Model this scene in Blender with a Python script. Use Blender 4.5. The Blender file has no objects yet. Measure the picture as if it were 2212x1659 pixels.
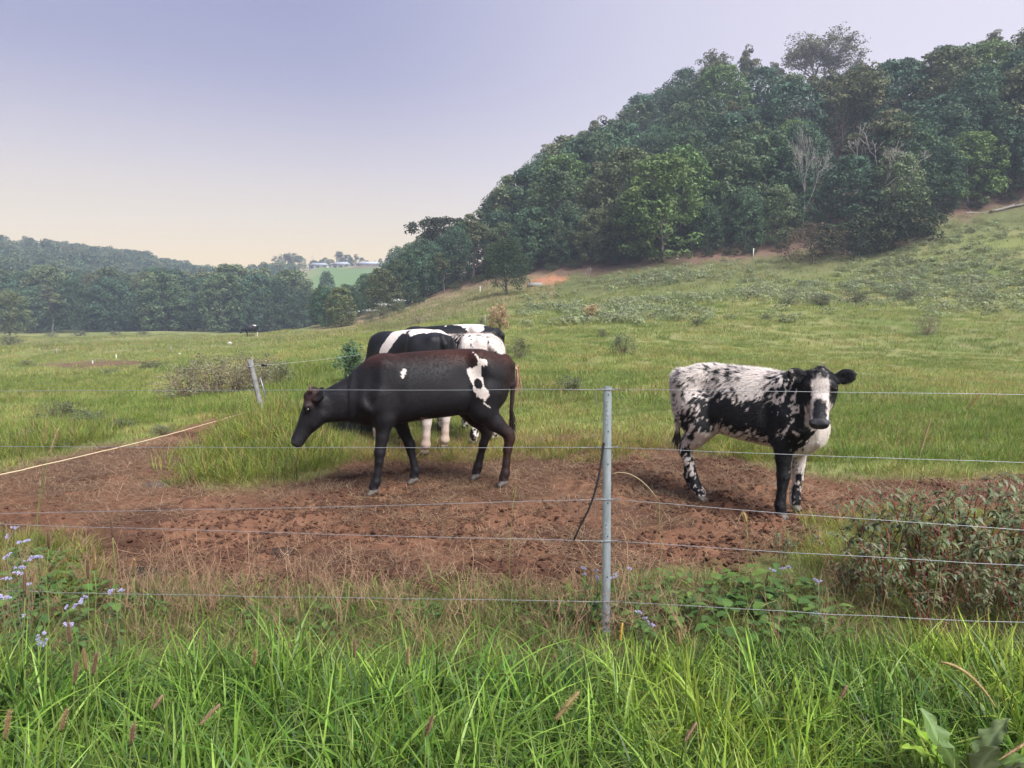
import bpy, math, random
import numpy as np
from mathutils import Vector, Matrix, Euler

# ------------------------------------------------------------------ camera, sky, sun, exposure
SC = bpy.context.scene
ROOT = SC.collection
CAM_Z = 1.5
FOC = 1106.0 / math.tan(math.radians(35.0))          # focal length in units of a 2212 px wide picture
V0 = 706.0                                            # height of the horizon in that picture
PITCH = math.atan((829.5 - V0) / FOC)
cam_d = bpy.data.cameras.new('camera')
cam_d.angle = math.radians(70.0)
cam_d.clip_start = 0.05
cam_d.clip_end = 6000.0
cam = bpy.data.objects.new('camera', cam_d)
ROOT.objects.link(cam)
cam.location = (0, 0, CAM_Z)
cam.rotation_euler = (math.pi / 2 - PITCH, 0, 0)
SC.camera = cam

SUN_AZ, SUN_EL = math.radians(140.0), math.radians(50.0)   # azimuth from +Y towards +X
world = bpy.data.worlds.new('World')
SC.world = world
world.use_nodes = True
wn, wl = world.node_tree.nodes, world.node_tree.links
wn.clear()
w_out = wn.new('ShaderNodeOutputWorld')
w_bg = wn.new('ShaderNodeBackground')
w_bg.inputs['Strength'].default_value = 0.435
w_tc = wn.new('ShaderNodeTexCoord')
w_sep = wn.new('ShaderNodeSeparateXYZ')
wl.new(w_tc.outputs['Generated'], w_sep.inputs[0])
w_ramp = wn.new('ShaderNodeValToRGB')
w_ramp.color_ramp.interpolation = 'B_SPLINE'
wl.new(w_sep.outputs['Z'], w_ramp.inputs['Fac'])
SKY = [(0.0, (1.08, 0.77, 0.36)), (0.06, (1.05, 0.79, 0.40)), (0.13, (0.84, 0.72, 0.52)), (0.21, (0.62, 0.58, 0.65)),
       (0.31, (0.335, 0.345, 0.545)), (0.45, (0.30, 0.32, 0.53)), (1.0, (0.28, 0.31, 0.51))]
cr = w_ramp.color_ramp
while len(cr.elements) > 1:
    cr.elements.remove(cr.elements[-1])
cr.elements[0].position = SKY[0][0]
cr.elements[0].color = (*SKY[0][1], 1)
for pos, c in SKY[1:]:
    e = cr.elements.new(pos)
    e.color = (*c, 1)
# glow of the sun that has gone behind the hill on the right
w_dot = wn.new('ShaderNodeVectorMath'); w_dot.operation = 'DOT_PRODUCT'
ga, ge = math.radians(48), math.radians(20)
w_dot.inputs[1].default_value = (math.sin(ga) * math.cos(ge), math.cos(ga) * math.cos(ge), math.sin(ge))
w_nrm = wn.new('ShaderNodeVectorMath'); w_nrm.operation = 'NORMALIZE'
wl.new(w_tc.outputs['Generated'], w_nrm.inputs[0])
wl.new(w_nrm.outputs[0], w_dot.inputs[0])
w_mr = wn.new('ShaderNodeMapRange'); w_mr.interpolation_type = 'SMOOTHSTEP'
w_mr.inputs['From Min'].default_value = 0.50
w_mr.inputs['From Max'].default_value = 1.05
w_mr.inputs['To Max'].default_value = 0.75
wl.new(w_dot.outputs['Value'], w_mr.inputs['Value'])
w_glow = wn.new('ShaderNodeMix'); w_glow.data_type = 'RGBA'
wl.new(w_mr.outputs[0], w_glow.inputs['Factor'])
wl.new(w_ramp.outputs['Color'], w_glow.inputs['A'])
w_glow.inputs['B'].default_value = (0.93, 0.88, 0.98, 1)
w_sky = wn.new('ShaderNodeTexSky')
w_sky.sky_type = 'NISHITA'
w_sky.sun_disc = False
w_sky.sun_elevation = math.radians(3.0)
w_sky.sun_rotation = SUN_AZ
w_add = wn.new('ShaderNodeMix'); w_add.data_type = 'RGBA'; w_add.blend_type = 'ADD'
w_add.inputs['Factor'].default_value = 0.003
wl.new(w_glow.outputs['Result'], w_add.inputs['A'])
wl.new(w_sky.outputs[0], w_add.inputs['B'])
wl.new(w_add.outputs['Result'], w_bg.inputs['Color'])
wl.new(w_bg.outputs[0], w_out.inputs[0])

sun_d = bpy.data.lights.new('sun', 'SUN')
sun_d.energy = 4.0
sun_d.angle = math.radians(32)
sun_d.color = (1.0, 0.98, 0.95)
sun = bpy.data.objects.new('sun', sun_d)
ROOT.objects.link(sun)
sd = Vector((math.sin(SUN_AZ) * math.cos(SUN_EL), math.cos(SUN_AZ) * math.cos(SUN_EL), math.sin(SUN_EL)))
sun.rotation_euler = sd.to_track_quat('Z', 'Y').to_euler()
sun.location = (30, -10, 60)

vs = SC.view_settings
vs.view_transform = 'Standard'
vs.look = 'None'
vs.gamma = 1
vs.exposure = 1.27
vs.use_curve_mapping = False
SC.render.engine = 'CYCLES'
cy = SC.cycles
cy.use_denoising = True
cy.max_bounces = 3
cy.diffuse_bounces = 2
cy.glossy_bounces = 2
cy.transmission_bounces = 2
cy.transparent_max_bounces = 4
cy.volume_bounces = 0
cy.use_adaptive_sampling = True
cy.adaptive_threshold = 0.02
cy.sample_clamp_indirect = 6

# ------------------------------------------------------------------ helpers
RNG = np.random.default_rng(7)
CP, SP = math.cos(PITCH), math.sin(PITCH)


def ray(u, v):
    """direction through the picture point (2212 px wide picture), scaled so that y == 1"""
    a, b = (u - 1106.0) / FOC, (829.5 - v) / FOC
    y = CP + b * SP
    return a / y, (b * CP - SP) / y


def PT(u, v, Y):
    a, b = ray(u, v)
    return Vector((a * Y, Y, CAM_Z + b * Y))


def proj(x, y, z):
    """world -> picture point"""
    zz = z - CAM_Z
    d = np.maximum(y * CP - zz * SP, 1e-3)
    return 1106.0 + FOC * x / d, 829.5 - FOC * (y * SP + zz * CP) / d


def smooth(a, b, x):
    t = np.clip((x - a) / (b - a), 0, 1)
    return t * t * (3 - 2 * t)


def _hash(ix, iy, iz, s):
    h = (ix * 374761393 + iy * 668265263 + iz * 2147483647 + s * 1274126177) & 0xFFFFFFFF
    h = ((h ^ (h >> 13)) * 1274126177) & 0xFFFFFFFF
    h = (h ^ (h >> 16)) & 0xFFFFFFFF
    return h / 4294967295.0


def noise3(x, y, z=0.0, seed=0):
    """value noise in 0..1"""
    x, y, z = np.broadcast_arrays(np.asarray(x, float), np.asarray(y, float), np.asarray(z, float))
    fx, fy, fz = np.floor(x), np.floor(y), np.floor(z)
    ix, iy, iz = fx.astype(np.int64), fy.astype(np.int64), fz.astype(np.int64)
    tx, ty, tz = x - fx, y - fy, z - fz
    tx, ty, tz = (t * t * (3 - 2 * t) for t in (tx, ty, tz))
    r = 0.0
    for dx in (0, 1):
        for dy in (0, 1):
            for dz in (0, 1):
                w = (tx if dx else 1 - tx) * (ty if dy else 1 - ty) * (tz if dz else 1 - tz)
                r = r + w * _hash(ix + dx, iy + dy, iz + dz, seed)
    return r


def fbm(x, y, z=0.0, seed=0, o=4):
    r, a, t = 0.0, 1.0, 0.0
    for i in range(o):
        k = 2.0 ** i
        r = r + a * noise3(np.asarray(x) * k + 17.3 * i, np.asarray(y) * k - 9.1 * i, np.asarray(z) * k + 3.7 * i, seed + i)
        t += a
        a *= 0.5
    return r / t


def mesh_obj(name, V, F, mat=None, parent=None, cols=None, smooth_sh=False, coll=None, attrs=None, mats=None, midx=None):
    """one mesh object from arrays; F is (n,3) or (n,4) or a list of such arrays"""
    me = bpy.data.meshes.new(name)
    V = np.asarray(V, np.float32)
    Fs = F if isinstance(F, list) else [F]
    Fs = [np.asarray(f, np.int32) for f in Fs if len(f)]
    me.vertices.add(len(V))
    me.vertices.foreach_set('co', V.ravel())
    nl = sum(f.size for f in Fs)
    np_ = sum(len(f) for f in Fs)
    me.loops.add(nl)
    me.polygons.add(np_)
    me.loops.foreach_set('vertex_index', np.concatenate([f.ravel() for f in Fs]))
    tot = np.concatenate([np.full(len(f), f.shape[1], np.int32) for f in Fs])
    st = np.concatenate([[0], np.cumsum(tot)[:-1]]).astype(np.int32)
    me.polygons.foreach_set('loop_start', st)
    if smooth_sh:
        me.polygons.foreach_set('use_smooth', np.ones(np_, bool))
    if midx is not None:
        me.polygons.foreach_set('material_index', np.asarray(midx, np.int32))
    me.update(calc_edges=True)
    if cols is not None:
        a = me.color_attributes.new('Col', 'FLOAT_COLOR', 'POINT')
        c = np.ones((len(V), 4), np.float32)
        c[:, :3] = cols
        a.data.foreach_set('color', c.ravel())
    for k, arr in (attrs or {}).items():
        a = me.attributes.new(k, 'FLOAT', 'POINT')
        a.data.foreach_set('value', np.asarray(arr, np.float32))
    for m in (mats or ([mat] if mat else [])):
        me.materials.append(m)
    o = bpy.data.objects.new(name, me)
    (coll or ROOT).objects.link(o)
    if parent:
        o.parent = parent
    return o


def empty(name, loc=(0, 0, 0), rz=0.0, scale=1.0):
    o = bpy.data.objects.new(name, None)
    o.empty_display_size = 0.1
    ROOT.objects.link(o)
    o.location = loc
    o.rotation_euler = (0, 0, rz)
    o.scale = (scale, scale, scale)
    return o


def tag(o, label=None, cat=None, group=None, kind=None):
    if label: o['label'] = label
    if cat: o['category'] = cat
    if group: o['group'] = group
    if kind: o['kind'] = kind
    return o


def copy_tree(o, parent=None):
    c = o.copy()
    ROOT.objects.link(c)
    c.parent = parent
    for ch in list(o.children):
        copy_tree(ch, c)
    return c


class MB:
    """collects vertices, faces (quads and triangles) and vertex colours"""
    def __init__(s):
        s.V, s.Q, s.T, s.C, s.n = [], [], [], [], 0

    def add(s, V, Q=None, T=None, col=(1, 1, 1)):
        V = np.asarray(V, float).reshape(-1, 3)
        if Q is not None and len(Q): s.Q.append(np.asarray(Q, int) + s.n)
        if T is not None and len(T): s.T.append(np.asarray(T, int) + s.n)
        c = np.asarray(col, float)
        s.C.append(np.broadcast_to(c, (len(V), 3)).copy() if c.ndim == 1 else c)
        s.V.append(V)
        s.n += len(V)
        return s

    def tube(s, pts, rad, sides=6, col=(1, 1, 1), cap=True):
        pts = np.asarray(pts, float)
        n = len(pts)
        rad = np.broadcast_to(np.asarray(rad, float), (n,))
        tan = np.gradient(pts, axis=0)
        tan /= np.linalg.norm(tan, axis=1)[:, None] + 1e-9
        ref = np.array([0, 0, 1.0]) if abs(tan[:, 2]).mean() < 0.8 else np.array([1.0, 0, 0])
        a = np.cross(tan, ref); a /= np.linalg.norm(a, axis=1)[:, None] + 1e-9
        b = np.cross(tan, a)
        th = np.linspace(0, 2 * np.pi, sides, endpoint=False)
        V = pts[:, None] + rad[:, None, None] * (np.cos(th)[None, :, None] * a[:, None] + np.sin(th)[None, :, None] * b[:, None])
        i = np.arange(n - 1)[:, None] * sides
        j = np.arange(sides)[None]
        k = (j + 1) % sides
        Q = np.stack([i + j, i + k, i + sides + k, i + sides + j], -1).reshape(-1, 4)
        V = V.reshape(-1, 3)
        T = None
        if cap:
            V = np.vstack([V, pts[-1:] + tan[-1:] * rad[-1] * 0.3, pts[:1]])
            t0 = (n - 1) * sides
            jj = np.arange(sides); kk = (jj + 1) % sides
            T = np.concatenate([np.stack([t0 + jj, t0 + kk, np.full(sides, n * sides)], -1),
                                np.stack([kk, jj, np.full(sides, n * sides + 1)], -1)])
        return s.add(V, Q, T, col)

    def box(s, lo, hi, col=(1, 1, 1)):
        x0, y0, z0 = lo; x1, y1, z1 = hi
        V = [(x0, y0, z0), (x1, y0, z0), (x1, y1, z0), (x0, y1, z0), (x0, y0, z1), (x1, y0, z1), (x1, y1, z1), (x0, y1, z1)]
        Q = [(0, 3, 2, 1), (4, 5, 6, 7), (0, 1, 5, 4), (1, 2, 6, 5), (2, 3, 7, 6), (3, 0, 4, 7)]
        return s.add(V, Q, None, col)

    def build(s, name, mat, parent=None, sm=False, coll=None, **kw):
        F = []
        if s.Q: F.append(np.concatenate(s.Q))
        if s.T: F.append(np.concatenate(s.T))
        return mesh_obj(name, np.concatenate(s.V), F, mat, parent, np.concatenate(s.C), sm, coll, **kw)


# ------------------------------------------------------------------ materials
def new_mat(name):
    m = bpy.data.materials.new(name)
    m.use_nodes = True
    nt = m.node_tree
    b = nt.nodes['Principled BSDF']
    return m, nt, b


def N(nt, kind, **kw):
    n = nt.nodes.new('ShaderNode' + kind)
    for k, v in kw.items():
        if k in ('op', 'operation'): n.operation = v
        elif k == 'dt': n.data_type = v
        elif k == 'bt': n.blend_type = v
        elif k == 'attr': n.attribute_name = v
        elif k == 'at': n.attribute_type = v
        else: n.inputs[k.replace('_', ' ')].default_value = v
    return n


def leaf_mat(name, transl=0.35, rough=0.55, vary=0.25, spec=0.25, hue=0.02, inst=False):
    """vertex colour leaf: diffuse front, light through the back; brightness varies from one copy to the next"""
    m, nt, b = new_mat(name)
    L = nt.links
    at = N(nt, 'Attribute', attr='Col')
    oi = N(nt, 'ObjectInfo')
    mr = N(nt, 'MapRange', To_Min=1 - vary, To_Max=1 + vary)
    L.new(oi.outputs['Random'], mr.inputs['Value'])
    hs = N(nt, 'HueSaturation')
    L.new(at.outputs['Color'], hs.inputs['Color'])
    L.new(mr.outputs[0], hs.inputs['Value'])
    wn_ = N(nt, 'TexWhiteNoise')
    wn_.noise_dimensions = '1D'
    L.new(oi.outputs['Random'], wn_.inputs['W'])
    mh = N(nt, 'MapRange', To_Min=0.5 - hue, To_Max=0.5 + hue)
    L.new(wn_.outputs['Value'], mh.inputs['Value'])
    L.new(mh.outputs[0], hs.inputs['Hue'])
    col = hs.outputs['Color']
    if inst:
        ti = N(nt, 'Attribute', attr='tint', at=inst)
        mx = N(nt, 'Mix', dt='RGBA', bt='MULTIPLY')
        mx.inputs['Factor'].default_value = 1
        L.new(col, mx.inputs['A'])
        L.new(ti.outputs['Color'], mx.inputs['B'])
        col = mx.outputs['Result']
    L.new(col, b.inputs['Base Color'])
    b.inputs['Roughness'].default_value = rough
    b.inputs['Specular IOR Level'].default_value = spec
    tr = N(nt, 'BsdfTranslucent')
    L.new(col, tr.inputs['Color'])
    ms = N(nt, 'MixShader')
    ms.inputs[0].default_value = transl
    L.new(b.outputs[0], ms.inputs[1])
    L.new(tr.outputs[0], ms.inputs[2])
    L.new(ms.outputs[0], nt.nodes['Material Output'].inputs[0])
    return m


def vcol_mat(name, rough=0.8, spec=0.2, noise=0.25, scale=30.0, metal=0.0, bump=0.0, obj_vary=0.0):
    """vertex colour with fine grain"""
    m, nt, b = new_mat(name)
    L = nt.links
    at = N(nt, 'Attribute', attr='Col')
    tc = N(nt, 'TexCoord')
    nz = N(nt, 'TexNoise', Scale=scale, Detail=6.0, Roughness=0.65)
    L.new(tc.outputs['Object'], nz.inputs['Vector'])
    mr = N(nt, 'MapRange', From_Min=0.25, From_Max=0.75, To_Min=1 - noise, To_Max=1 + noise)
    L.new(nz.outputs['Fac'], mr.inputs['Value'])
    hs = N(nt, 'HueSaturation')
    L.new(at.outputs['Color'], hs.inputs['Color'])
    L.new(mr.outputs[0], hs.inputs['Value'])
    L.new(hs.outputs['Color'], b.inputs['Base Color'])
    b.inputs['Roughness'].default_value = rough
    b.inputs['Specular IOR Level'].default_value = spec
    b.inputs['Metallic'].default_value = metal
    if bump:
        bp = N(nt, 'Bump', Strength=1.0, Distance=bump)
        L.new(nz.outputs['Fac'], bp.inputs['Height'])
        L.new(bp.outputs[0], b.inputs['Normal'])
    return m


M = {}
M['leaf'] = leaf_mat('tree_leaves', 0.25, 0.6, 0.22, 0.15)
M['bark'] = vcol_mat('bark', 0.9, 0.1, 0.35, 3.0)
M['grass'] = leaf_mat('grass_blades', 0.4, 0.5, 0.18, 0.3, 0.015, 'INSTANCER')
M['verge'] = leaf_mat('verge_grass_blades', 0.24, 0.5, 0.0, 0.32, 0.0, 'GEOMETRY')
M['weed'] = leaf_mat('weed_leaves', 0.35, 0.5, 0.05, 0.3, 0.01)
M['stalk'] = vcol_mat('stalks', 0.7, 0.2, 0.2, 60)
M['clod'] = vcol_mat('soil_clods', 0.95, 0.1, 0.4, 40, bump=0.004)


# ------------------------------------------------------------------ terrain
def _c(x, y):
    return np.arcsinh(np.asarray(x, float) / 18.0), np.arcsinh(np.asarray(y, float) / 18.0)


_cp = []
for y in (-6, 0, 3, 5.5):
    for x in (-7, -3, 0, 3, 7):
        _cp.append((x, y, 0.0))
for x in (-3.5, 0, 3.5):
    _cp += [(x, 7.2, 0.08), (x, 9.0, 0.15)]
_cp += [(0, 13, 0.25), (4, 14, 0.30), (-3.5, 12.5, 0.10)]
for u, v, Y in [(1345, 768, 25), (1120, 776, 22), (2000, 722, 43), (2212, 636, 62), (1700, 645, 62), (1430, 655, 62), (1250, 690, 48),
                (2212, 455, 95), (2000, 495, 93), (1820, 522, 94), (1650, 545, 95), (1430, 557, 98), (1280, 583, 100), (1140, 608, 100), (1000, 632, 105),
                (950, 642, 108), (850, 672, 115), (720, 697, 125), (1095, 642, 84), (900, 700, 70), (760, 735, 40), (900, 760, 25),
                (700, 716, 170), (400, 716, 172), (0, 719, 165), (250, 735, 110), (0, 748, 85), (300, 770, 55), (0, 800, 42), (0, 835, 29),
                (350, 810, 32), (560, 770, 35), (150, 900, 16), (400, 860, 18)]:
    p = PT(u, v, Y)
    _cp.append((p.x, p.y, p.z))
for u, Y, z in [(1430, 185, 46), (1700, 185, 54), (2000, 180, 53), (2212, 170, 55), (1200, 165, 28), (1050, 150, 15), (950, 150, 9), (860, 160, 6),
                (1430, 260, 50), (2000, 260, 62), (1100, 260, 22), (880, 260, 8), (0, 420, 38), (300, 400, 29), (520, 390, 19), (600, 430, 24),
                (0, 230, 4), (300, 230, 3), (560, 240, 3), (760, 460, 39), (690, 460, 38), (700, 380, 20), (840, 470, 40), (800, 390, 20), (760, 500, 39.5), (900, 520, 40), (720, 260, 5)]:
    _cp.append(((u - 1106) / FOC * Y, Y, z))
_cp += [(-300, 0, -1), (-60, -40, 0), (60, -40, 3), (150, 60, 42), (300, 100, 60), (60, 20, 6), (25, 5, 1.0), (-25, 5, -0.6), (0, -60, 0),
        (1500, 1500, 60), (-1500, 1500, 50), (0, 1500, 45), (0, -1500, 0), (1500, -1500, 20), (-1500, -1500, 0), (1500, 0, 60), (-1500, 0, 10)]
_cp = np.array(_cp)
_cs, _ct = _c(_cp[:, 0], _cp[:, 1])
_n = len(_cp)


def _tps(r2):
    return 0.5 * r2 * np.log(r2 + 1e-9)


_A = np.zeros((_n + 3, _n + 3))
_A[:_n, :_n] = _tps((_cs[:, None] - _cs) ** 2 + (_ct[:, None] - _ct) ** 2) + np.eye(_n) * 1e-4
_A[:_n, _n:] = np.stack([np.ones(_n), _cs, _ct], 1)
_A[_n:, :_n] = _A[:_n, _n:].T
_w = np.linalg.solve(_A, np.concatenate([_cp[:, 2], [0, 0, 0]]))


def H(x, y):
    """height of the ground"""
    x, y = np.broadcast_arrays(np.asarray(x, float), np.asarray(y, float))
    sh = x.shape
    xs, ys = x.ravel(), y.ravel()
    out = np.empty(len(xs))
    for i in range(0, len(xs), 20000):
        s, t = _c(xs[i:i + 20000], ys[i:i + 20000])
        r2 = (s[:, None] - _cs) ** 2 + (t[:, None] - _ct) ** 2
        out[i:i + 20000] = _tps(r2) @ _w[:_n] + _w[_n] + _w[_n + 1] * s + _w[_n + 2] * t
    d = np.hypot(xs, ys)
    out += (fbm(xs * 0.35, ys * 0.35, 0, 5, 3) - 0.5) * 0.35 * smooth(8, 40, d)
    out += (fbm(xs * 0.05, ys * 0.05, 0, 9, 2) - 0.5) * 1.6 * smooth(20, 90, d)
    return out.reshape(sh)


def ground_at(u, v, y0=1.2, y1=500.0):
    """first point of the ground on the line of sight"""
    a, b = ray(u, v)
    Y = np.geomspace(y0, y1, 700)
    d = CAM_Z + b * Y - H(a * Y, Y)
    i = np.argmax(d < 0)
    if d[i] >= 0:
        i = len(Y) - 1
    if i > 0:
        t = d[i - 1] / (d[i - 1] - d[i] + 1e-9)
        Yi = Y[i - 1] + t * (Y[i] - Y[i - 1])
    else:
        Yi = Y[0]
    return Vector((a * Yi, Yi, float(H(a * Yi, Yi))))


def in_poly(px, py, poly):
    """signed distance to a polygon (positive inside)"""
    poly = np.asarray(poly, float)
    d = np.full(px.shape, 1e9)
    ins = np.zeros(px.shape, bool)
    for i in range(len(poly)):
        (ax, ay), (bx, by) = poly[i], poly[(i + 1) % len(poly)]
        ex, ey = bx - ax, by - ay
        t = np.clip(((px - ax) * ex + (py - ay) * ey) / (ex * ex + ey * ey + 1e-12), 0, 1)
        d = np.minimum(d, np.hypot(px - ax - t * ex, py - ay - t * ey))
        c = ((ay > py) != (by > py)) & (px < (bx - ax) * (py - ay) / (by - ay + 1e-12) + ax)
        ins ^= c
    return np.where(ins, d, -d)
# ------------------------------------------------------------------ cattle
def surface_nets(D, org, h):
    """quads of the zero surface of a sampled distance field"""
    nx, ny, nz = D.shape
    ins = D < 0
    c = [ins[i:nx - 1 + i, j:ny - 1 + j, k:nz - 1 + k] for i in (0, 1) for j in (0, 1) for k in (0, 1)]
    cnt = sum(a.astype(np.int8) for a in c)
    act = (cnt > 0) & (cnt < 8)
    idx = -np.ones(act.shape, np.int64)
    I = np.argwhere(act)
    idx[act] = np.arange(len(I))
    acc = np.zeros((len(I), 3)); num = np.zeros(len(I))
    corners = [(i, j, k) for i in (0, 1) for j in (0, 1) for k in (0, 1)]
    vals = {q: D[I[:, 0] + q[0], I[:, 1] + q[1], I[:, 2] + q[2]] for q in corners}
    for q in corners:
        for ax in range(3):
            if q[ax] == 0:
                r = list(q); r[ax] = 1; r = tuple(r)
                a, b = vals[q], vals[r]
                m = (a < 0) != (b < 0)
                t = np.where(m, a / (a - b + 1e-12), 0)
                p = np.tile(np.array(q, float), (len(I), 1))
                p[:, ax] = t
                acc[m] += p[m]; num[m] += 1
    V = (I + acc / num[:, None]) * h + org
    Q = []
    for ax in range(3):
        s0 = [slice(1, -1)] * 3; s1 = [slice(1, -1)] * 3
        s0[ax] = slice(0, -1); s1[ax] = slice(1, None)
        a, b = ins[tuple(s0)], ins[tuple(s1)]
        off = np.array([1, 1, 1]); off[ax] = 0
        for flip in (False, True):
            E = np.argwhere((a & ~b) if not flip else (~a & b)) + off
            o1, o2 = (ax + 1) % 3, (ax + 2) % 3
            def at(d1, d2):
                e = E.copy(); e[:, o1] += d1; e[:, o2] += d2
                return idx[e[:, 0], e[:, 1], e[:, 2]]
            q = np.stack([at(-1, -1), at(0, -1), at(0, 0), at(-1, 0)], 1)
            Q.append(q[:, ::-1] if flip else q)
    Q = np.concatenate(Q)
    return V, Q[(Q >= 0).all(1)]


def smin(a, b, k):
    h = np.maximum(k - np.abs(a - b), 0) / k
    return np.minimum(a, b) - h * h * k * 0.25


class Field:
    def __init__(s, lo, hi, h):
        s.lo, s.h = np.array(lo, float), h
        s.n = np.ceil((np.array(hi) - s.lo) / h).astype(int) + 1
        s.D = np.full(tuple(s.n), 0.5)
        s.ax = [s.lo[i] + h * np.arange(s.n[i]) for i in range(3)]

    def win(s, lo, hi):
        sl = []
        for i in range(3):
            a = int(np.clip(np.floor((lo[i] - s.lo[i]) / s.h), 0, s.n[i] - 2))
            b = int(np.clip(np.ceil((hi[i] - s.lo[i]) / s.h) + 1, a + 1, s.n[i]))
            sl.append(slice(a, b))
        X, Y, Z = np.meshgrid(*[s.ax[i][sl[i]] for i in range(3)], indexing='ij')
        return tuple(sl), X, Y, Z

    def put(s, sl, d, k, sub=False):
        s.D[sl] = -smin(-s.D[sl], d, k) if sub else smin(s.D[sl], d, k)

    def cone(s, a, b, ra, rb, k=0.05, squash=1.0):
        a, b = np.array(a, float), np.array(b, float)
        m = max(ra, rb) * max(1, 1 / squash) + k + 0.02
        sl, X, Y, Z = s.win(np.minimum(a, b) - m, np.maximum(a, b) + m)
        ba = b - a
        px, py, pz = X - a[0], Y - a[1], Z - a[2]
        t = np.clip((px * ba[0] + py * ba[1] + pz * ba[2]) / (ba @ ba + 1e-12), 0, 1)
        d = np.sqrt((px - t * ba[0]) ** 2 + ((py - t * ba[1]) * squash) ** 2 + (pz - t * ba[2]) ** 2) - (ra + t * (rb - ra))
        s.put(sl, d, k)

    def ell(s, c, r, k=0.04, fr=None, sub=False):
        c, r = np.array(c, float), np.array(r, float)
        m = r.max() + k + 0.02
        sl, X, Y, Z = s.win(c - m, c + m)
        P = np.stack([X - c[0], Y - c[1], Z - c[2]], -1)
        if fr is not None:
            P = P @ np.array(fr).T
        k0 = np.linalg.norm(P / r, axis=-1)
        k1 = np.linalg.norm(P / (r * r), axis=-1) + 1e-9
        s.put(sl, k0 * (k0 - 1) / k1, k, sub)

    def loft(s, o, f, r, u, L, tab, k=0.05, n=2.3, belly=0.12):
        o, f, r, u = (np.array(q, float) for q in (o, f, r, u))
        tab = np.array(tab, float)
        ends = [o + f * t * L + u * b + r * a for t in (tab[0, 0], tab[-1, 0]) for b in (tab[:, 1].max(), tab[:, 2].min()) for a in (-tab[:, 3].max(), tab[:, 3].max())]
        m = k + 0.03
        sl, X, Y, Z = s.win(np.min(ends, 0) - m, np.max(ends, 0) + m)
        P = np.stack([X - o[0], Y - o[1], Z - o[2]], -1)
        q, a, b = (P @ f) / L, P @ r, P @ u
        xs = np.linspace(tab[0, 0], tab[-1, 0], 200)
        def cub(j):
            y = np.interp(xs, tab[:, 0], tab[:, j])
            ker = np.hanning(13); ker /= ker.sum()
            return np.convolve(np.pad(y, 6, 'edge'), ker, 'valid')
        T, B, W = (np.interp(q, xs, cub(j)) for j in (1, 2, 3))
        zc, hh = (T + B) / 2, (T - B) / 2
        rel = np.clip((b - zc) / hh, -1.2, 1.2)
        W = W * (1 - belly * rel)
        g = ((np.abs(a) / W) ** n + (np.abs(b - zc) / hh) ** n) ** (1 / n)
        d = (g - 1) * np.minimum(W, hh)
        d = np.maximum(d, np.maximum(tab[0, 0] - q, q - tab[-1, 0]) * L)
        s.put(sl, d, k)


TRUNK = [(-.69, 1.10, .93, .05), (-.66, 1.165, .80, .14), (-.58, 1.205, .70, .20), (-.43, 1.25, .655, .225), (-.28, 1.255, .655, .225),
         (-.13, 1.25, .62, .245), (.07, 1.24, .585, .262), (.27, 1.225, .57, .255), (.42, 1.205, .56, .23), (.55, 1.16, .565, .195),
         (.64, 1.09, .60, .15), (.70, 1.0, .68, .08)]
HEADT = [(-.06, -.06, -.17, .035), (0, -.005, -.20, .075), (.12, .012, -.235, .092), (.30, .0, -.235, .092), (.5, -.012, -.205, .074),
         (.68, -.025, -.165, .058), (.82, -.028, -.148, .056), (.92, -.03, -.145, .064), (.98, -.045, -.135, .058), (1.02, -.07, -.11, .035)]
M_COAT = vcol_mat('cattle_coat', 0.58, 0.22, 0.2, 55.0, 0, .0028)
M_FUR = vcol_mat('cattle_hair', 0.6, 0.25, 0.1, 20.0)
M_EYE = vcol_mat('cattle_eye', 0.08, 0.6, 0.0, 1.0)
M_HORN = vcol_mat('cattle_horn', 0.5, 0.4, 0.2, 60.0)
WHITE, BLACK, BROWN = np.array((.60, .535, .50)), np.array((.0065, .007, .0095)), np.array((.036, .013, .009))
HOOF = np.array((.12, .105, .095))


def unit(v):
    v = np.array(v, float)
    return v / np.linalg.norm(v)


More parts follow.
